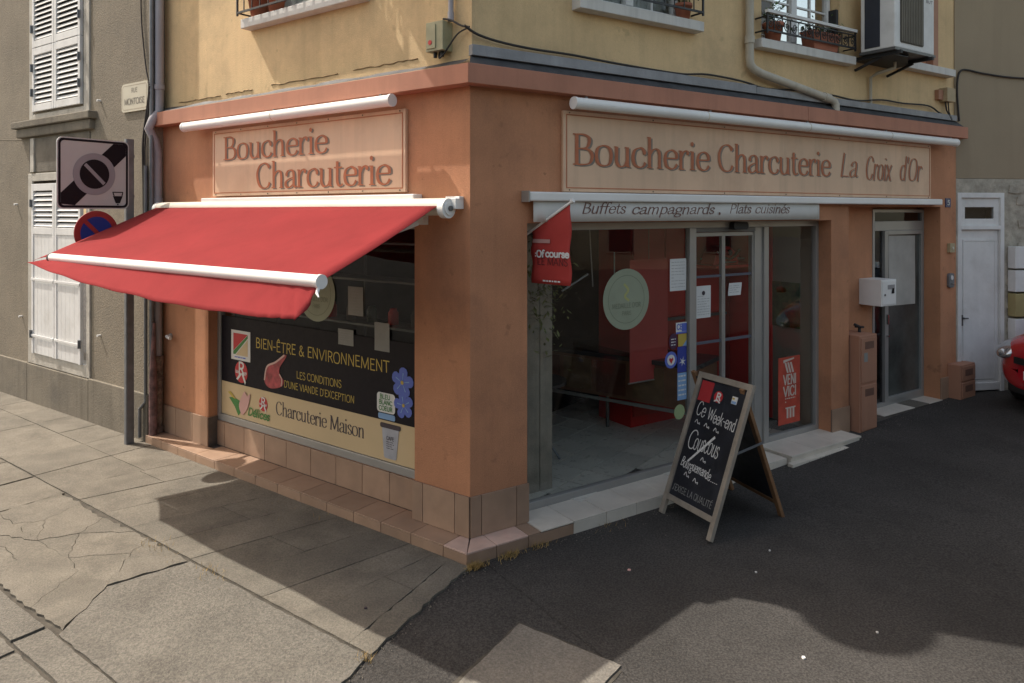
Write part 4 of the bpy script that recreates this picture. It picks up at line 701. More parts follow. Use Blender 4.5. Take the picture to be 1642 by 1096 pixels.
# ================================================================== AWNINGS
aw = thing('red_awning', 'open red fabric awning with white front bar over the left shop window', 'awning', FL)
part('cassette', MB().tube([(-4.25, -.10, 2.53), (-.17, -.10, 2.53)], .058, 20), CREAMW, aw)
part('cover', MB().grid([[(x, -.10-.072*math.cos(a), 2.53+.072*math.sin(a)) for a in [R(d) for d in range(-10, 175, 15)]] for x in (-4.28, -.15)]), CREAMW, aw)
ec = part('end_cap', MB().tube([(-.165, -.11, 2.525), (-.11, -.11, 2.525)], .074, 24).tube([(-.11, -.11, 2.525), (-.10, -.11, 2.525)], .05, 20).box(-.13, -.06, -.09, 0, 2.52, 2.60).box(-.20, -.06, -.05, 0, 2.585, 2.615), WHITE, aw, None, .004)
part('axle', MB().tube([(-.10, -.11, 2.525), (-.085, -.11, 2.525)], .02, 12), ALUD, ec)
part('end_cap', MB().tube([(-4.30, -.10, 2.53), (-4.24, -.10, 2.53)], .074, 20), WHITE, aw)
part('bracket', MB().box(-.50, -.42, -.06, 0, 2.40, 2.47), WHITE, aw)
cl = []
NA, NB = 30, 14
for i in range(NA+1):
    s = i/NA; row = []
    for j in range(NB+1):
        t = j/NB; xl = -4.22-.02*t**1.5; xr = -.175+.13*t; x = xl+(xr-xl)*s
        y = -.165+(-1.33+.165)*t; z = 2.545+(2.088-2.545)*t-.022*math.sin(math.pi*t)*(.6+.4*math.sin(math.pi*s))+.002*math.sin(s*60)*t
        if s < .06: z -= .05*t**2*(1-s/.06)
        row.append((x, y, z))
    cl.append(row)
part('cloth', MB().grid(cl), REDF, aw).modifiers.new('solid', 'SOLIDIFY').thickness = .003
part('front_bar', MB().tube([(-3.79, -1.33, 2.085), (-.06, -1.33, 2.085)], .040, 22), WHITE, aw)
part('bar_end_cap', MB().tube([(-.06, -1.33, 2.085), (-.035, -1.33, 2.085)], .044, 22).tube([(-.045, -1.345, 2.05), (-.035, -1.365, 2.02), (.0, -1.38, 2.0)], [.012, .010, .004], 8), WHITE, aw)
part('bar_end_cap', MB().tube([(-3.82, -1.33, 2.085), (-3.79, -1.33, 2.085)], .042, 20), BLACK, aw)
va = []
def zb(x):      # lower hem
    P_ = [(-3.80, 2.06), (-3.55, 2.02), (-2.55, 1.93), (-1.62, 1.88), (-.86, 1.868), (-.4, 1.873), (-.04, 1.875)]
    for (a, b), (c, d) in zip(P_[:-1], P_[1:]):
        if x <= c: return b+(d-b)*(x-a)/(c-a)
    return P_[-1][1]
for i in range(91):
    s = i/90; row = []
    xt = -4.18+(4.18-.05)*s
    xb = -3.78+(3.78-.05)*s
    for j in range(9):
        t = j/8; x = xt+(xb-xt)*t; zt = 2.085 if s > .10 else 2.085-.048*(1-s/.10); b = zb(xb)
        fold = max(0, (s-.86)/.14)
        y = -1.33-.19*t**1.2+.007*math.sin(s*17+math.sin(s*9))*t+.028*fold*math.sin((x*1.0+t*.10)*95)*t-.012*t+.05*fold*t
        row.append((x, y, zt+(b-zt)*t+.004*math.sin(s*40)*t))
    va.append(row)
part('valance', MB().grid(va), REDF, aw).modifiers.new('solid', 'SOLIDIFY').thickness = .003
for x, xe in ((-.40, -1.28), (-3.70, -2.8)):
    ar = part('arm', MB().bar((x, -.14, 2.42), (xe*.35+x*.65, -.76, 2.17), .035, .045).bar((xe*.35+x*.65, -.76, 2.17), (x+.02*(1 if x > -1 else -1)*-1, -1.30, 2.065), .03, .04), WHITE, aw, None, .004)
    part('elbow', MB().tube([(xe*.35+x*.65, -.76, 2.14), (xe*.35+x*.65, -.76, 2.20)], .035, 12), GALV, ar)
solo('awning_box', MB().box(-3.463, -.481, -.10, 0, 2.595, 2.637), WHITE, FL, 'slim white awning box between the left fascia board and the red awning', 'awning box', bev=.008)
ab = thing('closed_awning', 'closed white awning box with hanging lettered valance over the right shop front', 'awning', FRT)
part('housing', MB().box(.469, 6.628, -.10, 0, 2.583, 2.655), WHITE, ab, None, .012)
part('end_plate', MB().box(.455, .468, -.105, 0, 2.575, 2.662), ALU, ab, None, .003)
part('valance', MB().grid([[(.526+3.64*i/60, -.062+.003*math.sin(i*.8), z) for z in (2.42, 2.50, 2.584)] for i in range(61)]), M('valance_fabric', (.66, .64, .60), .8, .04, 4), ab).modifiers.new('solid', 'SOLIDIFY').thickness = .002
m = MB(); text(m, 'Buffets', .99, 1.46, 2.487, .085, -.067, .20, .07, slant=.25); text(m, 'campagnards', 1.53, 2.55, 2.482, .085, -.067, .20, .07, slant=.25); text(m, '.', 2.60, 2.66, 2.48, .08, -.067, .26, .1); text(m, 'Plats', 2.76, 3.07, 2.487, .085, -.067, .18, .07, slant=.25); text(m, 'cuisinés', 3.13, 3.66, 2.487, .085, -.067, .18, .07, slant=.25)
part('lettering', m, PLAIN('valance_ink', (.16, .07, .05)), ab)
# red advertising flag
fg = thing('red_flag', 'red advertising flag on a white pole at the left edge of the right window', 'flag', FRT)
part('pole', MB().tube([(.60, .14, 2.32), (.72, -.30, 2.58)], .011, 10).tube([(.718, -.294, 2.577), (.723, -.31, 2.587)], .019, 12), WHITE, fg)
fc = []
for i in range(13):
    s = i/12; x = .615+(.718-.615)*s; y = .085+(-.285-.085)*s; zt = 2.352+(2.567-2.352)*s
    fc.append([(x+.006*math.sin(j*1.1+s*3), y-.008*math.sin(j*.9+s*5), zt+((1.935+.0*s)-zt)*j/12) for j in range(13)])
part('cloth', MB().grid(fc), FLAGR, fg).modifiers.new('solid', 'SOLIDIFY').thickness = .0025
ftx = MB(); text(ftx, ':Of', .04, .13, 2.145, .05, -.012, .34, .34); text(ftx, 'course', .145, .375, 2.15, .05, -.012, .34, .34); lines(ftx, .12, .29, 1.945, 1.965, 1, -.012, .012)
ftm = Matrix(FRT) @ Matrix.Translation((.615, .085, 0)) @ Matrix.Rotation(math.atan2(-.37, .103), 4, 'Z')
part('lettering', ftx, WH, fg, ftm)
ft2 = MB(); text(ft2, 'LE MANS', .06, .365, 2.085, .055, -.012, .16, .16); part('lettering', ft2, PLAIN('flag_dark', (.12, .02, .02)), fg, ftm)
part('pale_strip', MB().box(.02, .19, -.014, -.011, 2.255, 2.285), PLAIN('flag_pale', (.5, .28, .25)), fg, ftm)
# ================================================================== FITTINGS ON THE SHOP
def piece(n, lab, cat, fr_, ps, group=None):
    t = thing(n, lab, cat, fr_, group)
    for a, m_, mt_ in ps: part(a, m_, mt_, t, None, .003 if 'body' in a or 'door' in a else 0)
    return t
n5 = MB(); text(n5, '5', .035, .095, .03, .058, -.0125, .26, .16, slant=0)
piece('house_number_plate', 'small navy enamel house number plate with a white 5', 'plate', at(FRT, 6.885, 0, 2.558), [('plate', box(0, .125, -.01, 0, 0, .113), NAVY), ('numeral', n5, WH)])
piece('door_bell', 'small beige bell box above the intercom', 'bell', at(FRT, 6.935, 0, 1.985), [('body', box(0, .12, -.04, 0, 0, .115), M('beige_plastic', (.45, .37, .22), .5)), ('button', MB().tube([(.06, -.05, .055), (.06, -.04, .055)], .018, 12), CREAMW)])
piece('intercom', 'grey metal intercom panel beside the side door', 'intercom', at(FRT, 6.93, 0, 1.54), [('body', MB().prism(rrect(0, .13, 0, .18, .03), -.03, 0), GALV), ('speaker', MB().prism(ell(.065, .125, .03, n=14), -.035, -.03), WHITEP), ('button', MB().tube([(.04, -.04, .05), (.04, -.03, .05)], .012, 10), CHROME), ('button', MB().tube([(.09, -.04, .05), (.09, -.03, .05)], .012, 10), CHROME)])
mt_ = MB(); lines(mt_, .10, .26, .20, .27, 3, -.303, .013)
piece('mailbox', 'white metal mailbox hung on the recessed wall beside the side door', 'mailbox', at(FRT, 5.34, .05, 1.42), [('body', box(0, .31, -.11, .158, 0, .30), WHITE), ('door', box(.015, .295, -.117, -.111, .015, .285), WHITE), ('name_label', box(.12, .26, -.121, -.117, .19, .24), GRY), ('lock', MB().tube([(.06, -.125, .13), (.06, -.115, .13)], .012, 10), ALUD), ('black_sticker', MB().flat([(.19, .14), (.25, .14), (.25, .20), (.21, .20)], -.1225), BLK)])
def cabinet(lab, x, y, z, w_, d_, h_, slots):
    t = thing('meter_cabinet', lab, 'meter box', at(FRT, x, y, z), 'terracotta painted meter cabinets')
    part('body', box(0, w_, -d_, 0, 0, h_), BROWNC, t, None, .008)
    for a, b in slots:
        dd = part('door', box(.02, w_-.02, -d_-.012, -d_, a, b), BROWNC, t, None, .004)
        part('vent', MB().box(w_*.25, w_*.75, -d_-.015, -d_-.0125, b-.12, b-.04), M('vent_brown', (.16, .08, .055), .7), dd)
    return t
c1 = cabinet('tall terracotta painted gas cabinet standing left of the side door', 4.83, .205, .07, .335, .315, 1.07, ((.03, .52), (.55, 1.04)))
part('paper_label', box(.06, .13, -.330, -.3285, .78, .88), PAPERD, c1)
part('gas_tap', MB().tube([(.25, -.16, 1.07), (.25, -.16, 1.13), (.25, -.10, 1.15)], .018, 8).box(.22, .28, -.20, -.12, 1.12, 1.14), BLACK, c1)
c2 = cabinet('short terracotta painted meter cabinet at the right end of the shop', 6.94, -.0, .14, .37, .16, .44, ((.02, .22), (.24, .42)))
# air conditioner
ac = thing('air_conditioner', 'white air conditioner unit on black brackets at the upper right windows', 'air conditioner', at(FRT, 4.86, -.10, 4.24))
part('casing', MB().box(0, .80, -.38, 0, 0, .80), WHITEP, ac, None, .012)
part('base_pan', box(-.01, .81, -.39, .01, -.03, -.001), ALUD, ac); part('support_plate', MB().prism([(.02, .10), (.78, .10), (.78, -.10), (.30, -.36), (.02, -.36)], -.075, -.068, 'z'), BLACK, ac)
part('side_vent', box(-.006, 0, -.22, -.05, .03, .77), M('vent_dark', (.03, .035, .05), .6), ac)
gr = part('grille', MB().prism(rrect(.10, .56, .06, .76, .02), -.389, -.381), M('grille_dark', (.08, .07, .055), .8), ac)
for k in range(13): part('fin', box(.12+.033*k, .13+.033*k, -.397, -.389, .07, .75), M('fin_grey', (.22, .20, .16), .7), gr)
tm = MB(); text(tm, 'BUT', .62, .76, .56, .03, -.382, .3, .3); part('lettering', tm, GRY, ac)
for x in (.06, .70): part('bracket', MB().bar((x, .10, -.05), (x, -.42, -.05), .035, .035).bar((x, .10, -.17), (x, -.20, -.07), .025, .025), BLACK, ac)
part('back_plate', MB().box(-.42, -.38, .02, .11, -.05, .42).box(-.40, .0, .04, .06, .22, .26), BLACK, ac)
part('drain_pipe', MB().tube([(.42, -.15, -.03), (.42, -.15, -.14), (.36, .02, -.18), (.35, .09, -.22), (.35, .09, -.56)], .018, 8), PVCC, ac)
# pipes
def pipe(n, lab, fr_, pts, r, mat, group=None, collars=()):
    t = thing(n, lab, 'pipe', fr_, group); part('tube', MB().tube(pts, r, 14), mat, t)
    for p, q in collars: part('collar', MB().tube([p, q], r*1.22, 14), mat, t)
    return t
pipe('drain_pipe', 'cream downpipe bending diagonally down to the cornice on the upper right wall', FRT, [(3.09, -.04, 6.5), (3.09, -.04, 3.98), (3.10, -.04, 3.93), (3.14, -.045, 3.89), (3.25, -.05, 3.855), (4.35, -.06, 3.70), (4.43, -.065, 3.675), (4.45, -.07, 3.64), (4.45, -.07, 3.56)], .04, PVCC,
     collars=[((3.09, -.04, 4.13), (3.09, -.04, 4.20)), ((4.25, -.058, 3.715), (4.34, -.06, 3.702)), ((3.09, -.04, 4.9), (3.09, -.04, 4.97))])
pipe('rain_pipe', 'large pinkish grey rain downpipe at the seam of the grey and ochre houses', FL, [(-4.33, -.075, 6.6), (-4.33, -.075, 3.60), (-4.34, -.14, 3.50), (-4.37, -.17, 3.40), (-4.38, -.10, 3.28), (-4.38, -.07, 3.15), (-4.38, -.07, .90)], .045, PVCG,
     collars=[((-4.33, -.075, 3.83), (-4.33, -.075, 3.88)), ((-4.38, -.07, 2.6), (-4.38, -.07, 2.65))])
pipe('cast_iron_pipe', 'rusty flaking cast iron foot of the rain downpipe on the pavement', FL, [(-4.38, -.07, .02), (-4.38, -.07, .90)], .052, RUST, 'rusty iron pipes at the wall seam', [((-4.38, -.07, .82), (-4.38, -.07, .93)), ((-4.38, -.07, .66), (-4.38, -.07, .70)), ((-4.38, -.07, .10), (-4.38, -.07, .16))])
pipe('iron_pipe', 'thinner red brown rusty pipe left of the cast iron downpipe', FG, [(.53, .0, .02), (.53, .0, .62), (.53, .0, .9), (.53, .01, 1.3)], [.042, .042, .03, .014], RUSTR, 'rusty iron pipes at the wall seam')
pipe('steel_conduit', 'galvanised conduit running up the seam behind the sign post', FG, [(.37, -.06, .05), (.37, -.06, .36), (.435, -.03, .44), (.435, -.03, 3.0)], .018, GALV)
pipe('zinc_pipe', 'thin grey blue pipe rising beside the large rain downpipe', FG, [(.50, -.0, .7), (.50, -.0, 6.6)], .022, GALV)
piece('pipe_stub', 'short white pipe stub sticking out of the left terracotta pillar', 'pipe', at(FL, -4.22, 0, 1.15), [('stub', MB().tube([(0, 0, 0), (0, -.05, 0), (.10, -.065, -.01)], .018, 10), WHITEP), ('rose', MB().tube([(0, -.012, 0), (0, 0, 0)], .03, 12), ALU)])
def cab(lab, fr_, pts, r=.009, group='black cables along the walls'):
    p = [Vector(q) for q in pts]; o = []
    for i in range(len(p)-1):
        a, b, c, d = p[max(i-1, 0)], p[i], p[i+1], p[min(i+2, len(p)-1)]
        for j in range(5):
            t = j/5; o.append(.5*(2*b+(c-a)*t+(2*a-5*b+4*c-d)*t*t+(3*b-a-3*c+d)*t**3))
    o.append(p[-1]); return solo('wall_cable', MB().tube(o, r, 6), CABLE, fr_, lab, 'cable', group)
ZR = [(-.06, 3.865), (.05, 3.815), (.252, 3.783), (.554, 3.767), (.934, 3.767), (1.343, 3.753), (1.785, 3.744), (2.189, 3.744), (2.518, 3.774), (3.0, 3.760), (3.354, 3.722), (3.815, 3.748), (4.413, 3.755), (4.916, 3.735), (5.416, 3.785), (5.867, 3.783), (6.436, 3.80), (6.712, 3.732), (7.05, 3.665)]
cab('long sagging black cable along the upper right wall above the metal trim', FRT, [(x, -.02, z) for x, z in ZR], .010)
cab('black cable loop from the electric box round the building corner', FL, [(-.22, -.05, 3.95), (-.15, -.04, 3.93), (-.06, -.03, 3.88), (.01, -.02, 3.86)], .009)
cab('thin black cable curving from the electric box down to the cornice', FL, [(-.27, -.03, 3.72), (-.26, -.05, 3.66), (-.20, -.05, 3.70), (-.10, -.03, 3.82), (-.01, -.02, 3.855)], .007)
cab('black cable rising along the edge of the brown house and running right', FN, [(.03, -.02, 3.66), (.0, -.02, 4.0), (.01, -.02, 4.22), (.06, -.02, 4.31), (.16, -.02, 4.32), (.42, -.02, 4.28), (1.0, -.02, 4.24), (2.5, -.02, 4.25)], .012)
cab('thin cable drooping down the grey house to the pipe seam', FG, [(.30, -.015, 5.6), (.31, -.015, 4.8), (.34, -.015, 4.45), (.42, -.015, 4.05), (.50, -.02, 3.87)], .008)
cab('outer of the two dark cables bowing behind the sign post', FG, [(.50, -.02, 3.86), (.44, -.02, 3.6), (.36, -.02, 3.25), (.37, -.02, 2.8), (.38, -.02, 2.3)], .012)
cab('inner of the two dark cables bowing behind the sign post', FG, [(.50, -.02, 3.80), (.46, -.02, 3.55), (.40, -.02, 3.2), (.405, -.02, 2.8), (.41, -.02, 2.3)], .010)
eb = piece('electric_box', 'pale green electric junction box above the cornice by the corner', 'electric box', at(FL, -.36, 0, 3.71), [('body', box(0, .17, -.09, .02, 0, .22), M('box_green', (.36, .34, .21), .6, .12, 8)), ('cover', box(.01, .10, -.098, -.09, .02, .20), M('box_green', (.36, .34, .21))), ('fuse_window', MB().prism(ell(.05, .065, .018, n=12), -.102, -.098), RDP)])
part('gland', MB().tube([(.05, -.04, 0), (.05, -.04, -.04)], .014, 8).tube([(.12, -.04, 0), (.12, -.04, -.04)], .014, 8), BLACK, eb)
pipe('riser_conduit', 'thin grey conduit rising from the electric box near the corner', FL, [(-.17, -.02, 3.96), (-.17, -.02, 6.5)], .02, PVCG, collars=[((-.17, -.02, 3.93), (-.17, -.02, 4.0))])
piece('junction_box', 'beige junction box at the right end of the cornice', 'electric box', at(FRT, 6.78, .02, 3.88), [('body', box(0, .20, -.10, 0, 0, .17), M('beige_plastic2', (.44, .34, .2), .6, .1, 8)), ('side_box', box(-.11, 0, -.05, 0, .02, .14), BROWNC), ('gland', MB().tube([(.05, -.05, 0), (.08, -.05, -.10), (.2, -.05, -.22)], .010, 6).tube([(.12, -.05, 0), (.14, -.05, -.12), (.22, -.05, -.22)], .008, 6), CABLE)])
# window guards and pots
def guard(lab, x0, x1, z0, z1, scroll=True, fr_=FRT, toprail=WHITEP):
    t = thing('window_guard', lab, 'railing', fr_, 'iron guards at the first floor windows')
    part('top_rail', MB().bar((x0, -.12, z1), (x1, -.12, z1), .04, .03), toprail, t)
    part('bottom_rail', MB().bar((x0, -.12, z0), (x1, -.12, z0), .015, .018), IRON, t)
    part('mid_rail', MB().bar((x0, -.12, z1-.045), (x1, -.12, z1-.045), .012, .012), IRON, t)
    for x in (x0+.01, x1-.01):
        part('stay', MB().bar((x, -.12, z0), (x, .05, z0), .014, .014), IRON, t); part('stay', MB().bar((x, -.12, z1-.05), (x, .05, z1-.05), .014, .014), IRON, t); part('post', MB().bar((x, -.12, z0-.03), (x, -.12, z1), .016, .016), IRON, t)
    n = int((x1-x0)/.12)
    for i in range(n):
        cx = x0+(i+.5)*(x1-x0)/n; h = (z1-z0-.045)/2; cz = z0+h
        pts = [(cx+.045*(1-k/16)*math.cos(k*.75+i), -.12, cz+h*.85*(1-k/16)*math.sin(k*.75+i)) for k in range(16)]
        part('scroll', MB().tube(pts, .005, 5), IRON, t); part('upright', MB().bar((cx+.055, -.12, z0), (cx+.055, -.12, z1-.045), .008, .008), IRON, t)
guard('iron window guard with white handrail left of the air conditioner', 3.24, 4.74, 4.27, 4.455)
guard('black iron window guard at the first window right of the corner', 1.02, 2.36, 4.30, 5.2, toprail=IRON)
guard('black iron window guard over the left fascia board', -2.80, -1.15, 4.40, 5.2, fr_=FL, toprail=IRON)
def pot(lab, fr_, x, y, z, s, plant=1.0, box_=False):
    t = thing('flower_pot', lab, 'flower pot', at(fr_, x, y, z), 'terracotta pots on the window sills')
    if box_: part('pot', MB().prism([(-.2*s, 0), (.2*s, 0), (.24*s, .16*s), (-.24*s, .16*s)], -.07*s, .07*s).box(-.25*s, .25*s, -.08*s, .08*s, .16*s, .19*s), POT, t, None, .004)
    else: part('pot', MB().lathe([(0, 0), (.055*s, 0), (.075*s, .12*s), (.085*s, .12*s), (.085*s, .15*s), (.07*s, .15*s), (.07*s, .13*s), (0, .13*s)], 18), POT, t)
    l_ = MB(); rg = random.Random(int(x*100)); wx = .2*s if box_ else .06*s
    for k in range(int(130*plant)):
        c = Vector((rg.gauss(0, wx), rg.gauss(0, .05*s), .17*s+abs(rg.gauss(0, .07*s)))); a = rg.uniform(0, 6.28); b = rg.uniform(-.6, 1); l = rg.uniform(.015, .03)*s
        d = Vector((math.cos(a)*math.cos(b), math.sin(a)*math.cos(b), math.sin(b)))*l; q = Vector((-math.sin(a), math.cos(a), 0))*l*.45; l_.add([c-d, c+q, c+d, c-q], [(0, 1, 2, 3)])
    part('foliage', l_, LEAF, t)
pot('round terracotta pot with leaves at the left end of the guarded sill', FRT, 3.47, -.02, 4.196, 1.25)
pot('long terracotta planter with green leaves on the guarded sill', FRT, 4.25, -.02, 4.196, 1.0, 2.0, True)
pot('terracotta pot with dark leaves near the right end of the first right window sill', FRT, 2.22, -.0, 4.232, 1.0, .5)
pot('terracotta pot at the left end of the sill over the left fascia board', FL, -2.60, -.0, 4.347, 1.5, 1.0)
pot('small pot beside the larger one on the sill over the left fascia board', FL, -2.35, -.0, 4.347, 1.1, .6)
# ================================================================== GREY HOUSE
gh = thing('grey_house', 'grey roughcast house with white shutters left of the butcher shop', 'house', FG)
part('wall', wall_open(-12, .47, 0, .35, -.1, 8, [(-2.40, -.93, .66, 2.90)]), GREYR, gh)
part('plinth', MB().box(-12, -2.52, -.035, .0, -.1, .51).box(-.85, .475, -.035, .0, -.1, .52).box(-2.52, -.85, -.035, 0, -.1, .505), GREYP, gh, None, .008)
part('window_surround', MB().box(-2.52, -2.40, -.02, .12, .515, 3.0).box(-.93, -.845, -.02, .12, .515, 3.0).box(-2.40, -.93, -.02, .12, .515, .665).box(-2.40, -.93, -.02, .12, 2.90, 3.0), FRAMEP, gh, None, .006)
part('window_surround', MB().box(-2.49, -2.38, -.018, .06, 3.70, 6.0).box(-1.0, -.86, -.018, .06, 3.70, 6.0).box(-2.38, -1.0, -.018, .02, 3.70, 3.77), FRAMEP, gh, None, .006)
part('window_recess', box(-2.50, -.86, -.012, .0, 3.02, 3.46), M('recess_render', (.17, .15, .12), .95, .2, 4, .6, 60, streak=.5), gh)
part('window_recess', box(-2.43, -2.33, -.03, -.012, 3.02, 3.46), FRAMEP, gh)
sl_ = part('window_ledge', MB().box(-2.85, -.70, -.10, .02, 3.60, 3.69).box(-2.78, -.76, -.06, .02, 3.48, 3.60), GREYP, gh, None, .012)
slat = MB().box(-.30, .30, -.004, .004, -.024, .024).mesh('slat')
def shutter(x0, x1, z0, z1, zs0, zs1, group, lab):
    t = part('shutter', MB().box(x0, x0+.055, -.045, -.005, z0, z1).box(x1-.055, x1, -.045, -.005, z0, z1).box(x0+.055, x1-.055, -.045, -.005, z1-.09, z1).box(x0+.055, x1-.055, -.045, -.005, zs0-.09, zs0), WHITEP, gh, None, .004)
    if zs0-.09 > z0+.2:
        xs2 = x0+.055; n = 5; w2 = (x1-x0-.11)/n
        for k in range(n): part('plank', box(xs2+k*w2+.002, xs2+(k+1)*w2-.002, -.036, -.012, z0+.005, zs0-.09), WHITEP, t)
        for z in (z0+.22, z0+.95): part('batten', MB().box(x0+.01, x1-.01, -.056, -.046, z, z+.03), WHITEP, t, None, .002)
    n = int((zs1-zs0)/.062); w2 = (x1-x0-.11)
    for k in range(n):
        z = zs0+(k+.5)*(zs1-zs0)/n; m4 = FG @ Matrix.Translation(((x0+x1)/2, -.026, z)) @ Matrix.Rotation(R(-32), 4, 'X') @ Matrix.Scale(w2/.6, 4, (1, 0, 0))
        if not slat.materials: slat.materials.append(WHITEP)
        part('slat', slat, None, t, m4)
    part('dark_backing', box(x0+.05, x1-.05, -.004, -.002, zs0-.05, zs1+.02), BLACK, t)
    for z in (z0+.25, z1-.25):
        xh = x0+.01 if x0 < -1.9 else x1-.01; part('hinge', MB().box(xh-.03, xh+.03, -.053, -.046, z-.05, z+.05).tube([(xh, -.06, z-.05), (xh, -.06, z+.05)], .012, 8), GALV, t)
    return t
shutter(-2.36, -1.71, .66, 2.86, 2.30, 2.76, None, ''); shutter(-1.70, -1.02, .66, 2.86, 2.30, 2.76, None, '')
shutter(-2.34, -1.72, 3.80, 4.62, 3.89, 4.53, None, ''); shutter(-1.71, -1.03, 3.80, 4.62, 3.89, 4.53, None, '')
shutter(-2.34, -1.72, 4.625, 6.0, 4.72, 5.9, None, ''); shutter(-1.71, -1.03, 4.625, 6.0, 4.72, 5.9, None, '')
for x, z in ((-.62, 3.80), (-.62, 1.05), (-2.75, 1.1), (-2.9, 2.6)): part('wall_bolt', MB().tube([(x, -.04, z), (x, 0, z)], .014, 8), WHITEP, gh)
part('crack', MB().tube([(-4.0, .001, 3.55), (-3.4, .001, 3.50), (-2.9, .001, 3.47), (-2.6, .001, 3.46)], .004, 5), GREYP, gh)
sp = MB(); sp2 = MB(); text(sp2, 'RUE', .21, .34, .21, .05, -.0165, .16, .16); text(sp, 'MONTOISE', .06, .49, .08, .065, -.0165, .2, .2)
sb_ = MB(); stroke(sb_, rrect(.025, .53, .025, .29, .03)+[rrect(.025, .53, .025, .29, .03)[0]], lambda a: .005, -.0162)
sgn = piece('street_name_plate', 'cream enamel street name plate on the grey wall', 'sign', at(FG, -.10, -.003, 3.615), [('plate', MB().prism(rrect(.0, .555, 0, .315, .045), -.015, 0), M('cream_enamel', (.50, .46, .36), .4, .05, 6)), ('lettering', sp, PLAIN('plate_ink', (.16, .14, .12))), ('lettering', sp2, PLAIN('plate_ink', (.16, .14, .12))), ('border_line', sb_, PLAIN('plate_ink2', (.30, .22, .15)))])
# ================================================================== BROWN HOUSE ON THE RIGHT
bh = thing('brown_house', 'brown rendered house with pale stone base and white door on the right', 'house', FN)
part('wall', MB().box(-.02, 14, 0, .4, 2.93, 9), BROWNR, bh)
part('stone_base', MB().box(-.02, .02, .0, .4, .0, 2.926).box(.71, 14, .0, .4, .0, 2.926).box(.02, .71, .0, .4, 2.745, 2.926).box(.02, .71, .3, .4, 0, 2.745), STONE, bh)
rgs = random.Random(4)
for i in range(7):
    for j in range(18):
        x = .75+.27*i+rgs.uniform(-.02, .02)+(.13 if j % 2 else 0); z = .25+.15*j
        if .87 < x < 2.6: part('stone', MB().prism([(x+a*.13*rgs.uniform(.8, 1.05), z+b*.07*rgs.uniform(.75, 1.1)) for a, b in ((-1, -.8), (0, -1), (1, -.7), (1, .6), (.2, 1), (-.9, .8))], -.010-rgs.uniform(0, .006), .001), STONE, bh)
ds_ = part('door_frame', MB().box(.02, .075, -.01, .12, .17, 2.745).box(.655, .71, -.01, .12, .17, 2.745).box(.075, .655, -.01, .12, 2.68, 2.745).box(.075, .655, -.01, .12, 2.27, 2.32), WHITEP, bh, None, .004)
part('fanlight', MB().box(.075, .15, .02, .06, 2.32, 2.68).box(.58, .655, .02, .06, 2.32, 2.68).box(.15, .58, .02, .06, 2.32, 2.41).box(.15, .58, .02, .06, 2.56, 2.68), WHITEP, bh, None, .003)
part('fanlight_pane', box(.15, .58, .035, .041, 2.41, 2.56), GLD, bh)
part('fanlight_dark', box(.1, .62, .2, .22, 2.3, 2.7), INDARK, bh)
d_ = part('white_door', box(.08, .65, .03, .07, .19, 2.265), WHITEP, bh, None, .004)
part('panel', box(.14, .59, .022, .0295, .33, 2.12), WHITEP, d_, None, .006)
part('panel_moulding', MB().box(.125, .605, .018, .0295, 2.12, 2.145).box(.125, .14, .018, .0295, .33, 2.12).box(.59, .605, .018, .0295, .33, 2.12), WHITEP, d_)
part('handle', MB().tube([(.115, -.01, 1.13), (.115, .03, 1.13)], .012, 8).tube([(.115, -.01, 1.13), (.17, -.012, 1.13)], .009, 8).box(.10, .13, .02, .03, 1.03, 1.17), ALUD, d_)
part('weatherboard', box(.08, .65, .0, .03, .19, .29), WHITEP, d_, None, .008)
for k, (z0, z1, mt2, c) in enumerate(((1.77, 2.05, WHITEP, 'topmost white'), (1.47, 1.745, WHITEP, 'second white'), (1.15, 1.445, M('olive_metal', (.40, .33, .15), .5), 'olive yellow'), (.85, 1.12, WHITEP, 'lowest white'))):
    t = thing('mailbox', c+' mailbox in the stack beside the white door', 'mailbox', at(FN, .755, 0, z0), 'mailboxes stacked on the stone wall')
    part('body', box(0, .42, -.13, -.012, 0, z1-z0), mt2, t, None, .006); part('slot', box(.20, .38, -.134, -.130, .17, .19), BLACK, t)
    part('name_label', box(.20, .30, -.134, -.130, .06, .11), GRY, t); part('lock', MB().tube([(.33, -.14, .09), (.33, -.13, .09)], .010, 8), ALUD, t)
# ================================================================== SIGN POST
sn_ = thing('no_parking_sign_post', 'grey post with square end of parking zone sign and round no parking sign', 'traffic sign', FR(-4.115, 7.708, 0))
part('post', MB().prism(rrect(-.043, .043, -.028, .028, .012, 3), -.01, 3.28, 'z'), GALV, sn_, at(FL, -4.492, -.32, 0, 90))
SG = FR(-4.115, 7.708, 0) @ Matrix.Rotation(math.atan2(.86, .51), 4, 'Z') @ Matrix.Translation((-.76, -.035, 2.53))   # x to the right seen from the front, facing the traffic
w7 = .73
pb = part('zone_panel', MB().prism(rrect(0, w7, 0, .715, .06), -.012, .0), M('sign_white', (.47, .49, .50), .4, .03, 5), sn_, SG)
bd = MB(); o4 = rrect(.012, w7-.012, .012, .703, .05, 4); i4 = rrect(.035, w7-.035, .035, .68, .035, 4)
bd.add([(a, -.0135, b) for a, b in o4]+[(a, -.0135, b) for a, b in i4], [(k, (k+1) % len(o4), len(o4)+(k+1) % len(o4), len(o4)+k) for k in range(len(o4))]); part('black_border', bd, BLK, pb, SG)
part('black_band', MB().flat([(.036, .05), (.036, .16), (w7-.17, .679), (w7-.036, .679), (w7-.036, .56), (.17, .036)], -.0140), BLK, pb, SG)
part('grey_ring', MB().prism(ell(.365, .355, .215, .215, 40), -.0165, -.0145), M('sign_grey', (.27, .275, .31), .4, .03), pb, SG)
part('black_disc', MB().prism(ell(.365, .355, .150, .150, 36), -.0185, -.017), BLK, pb, SG)
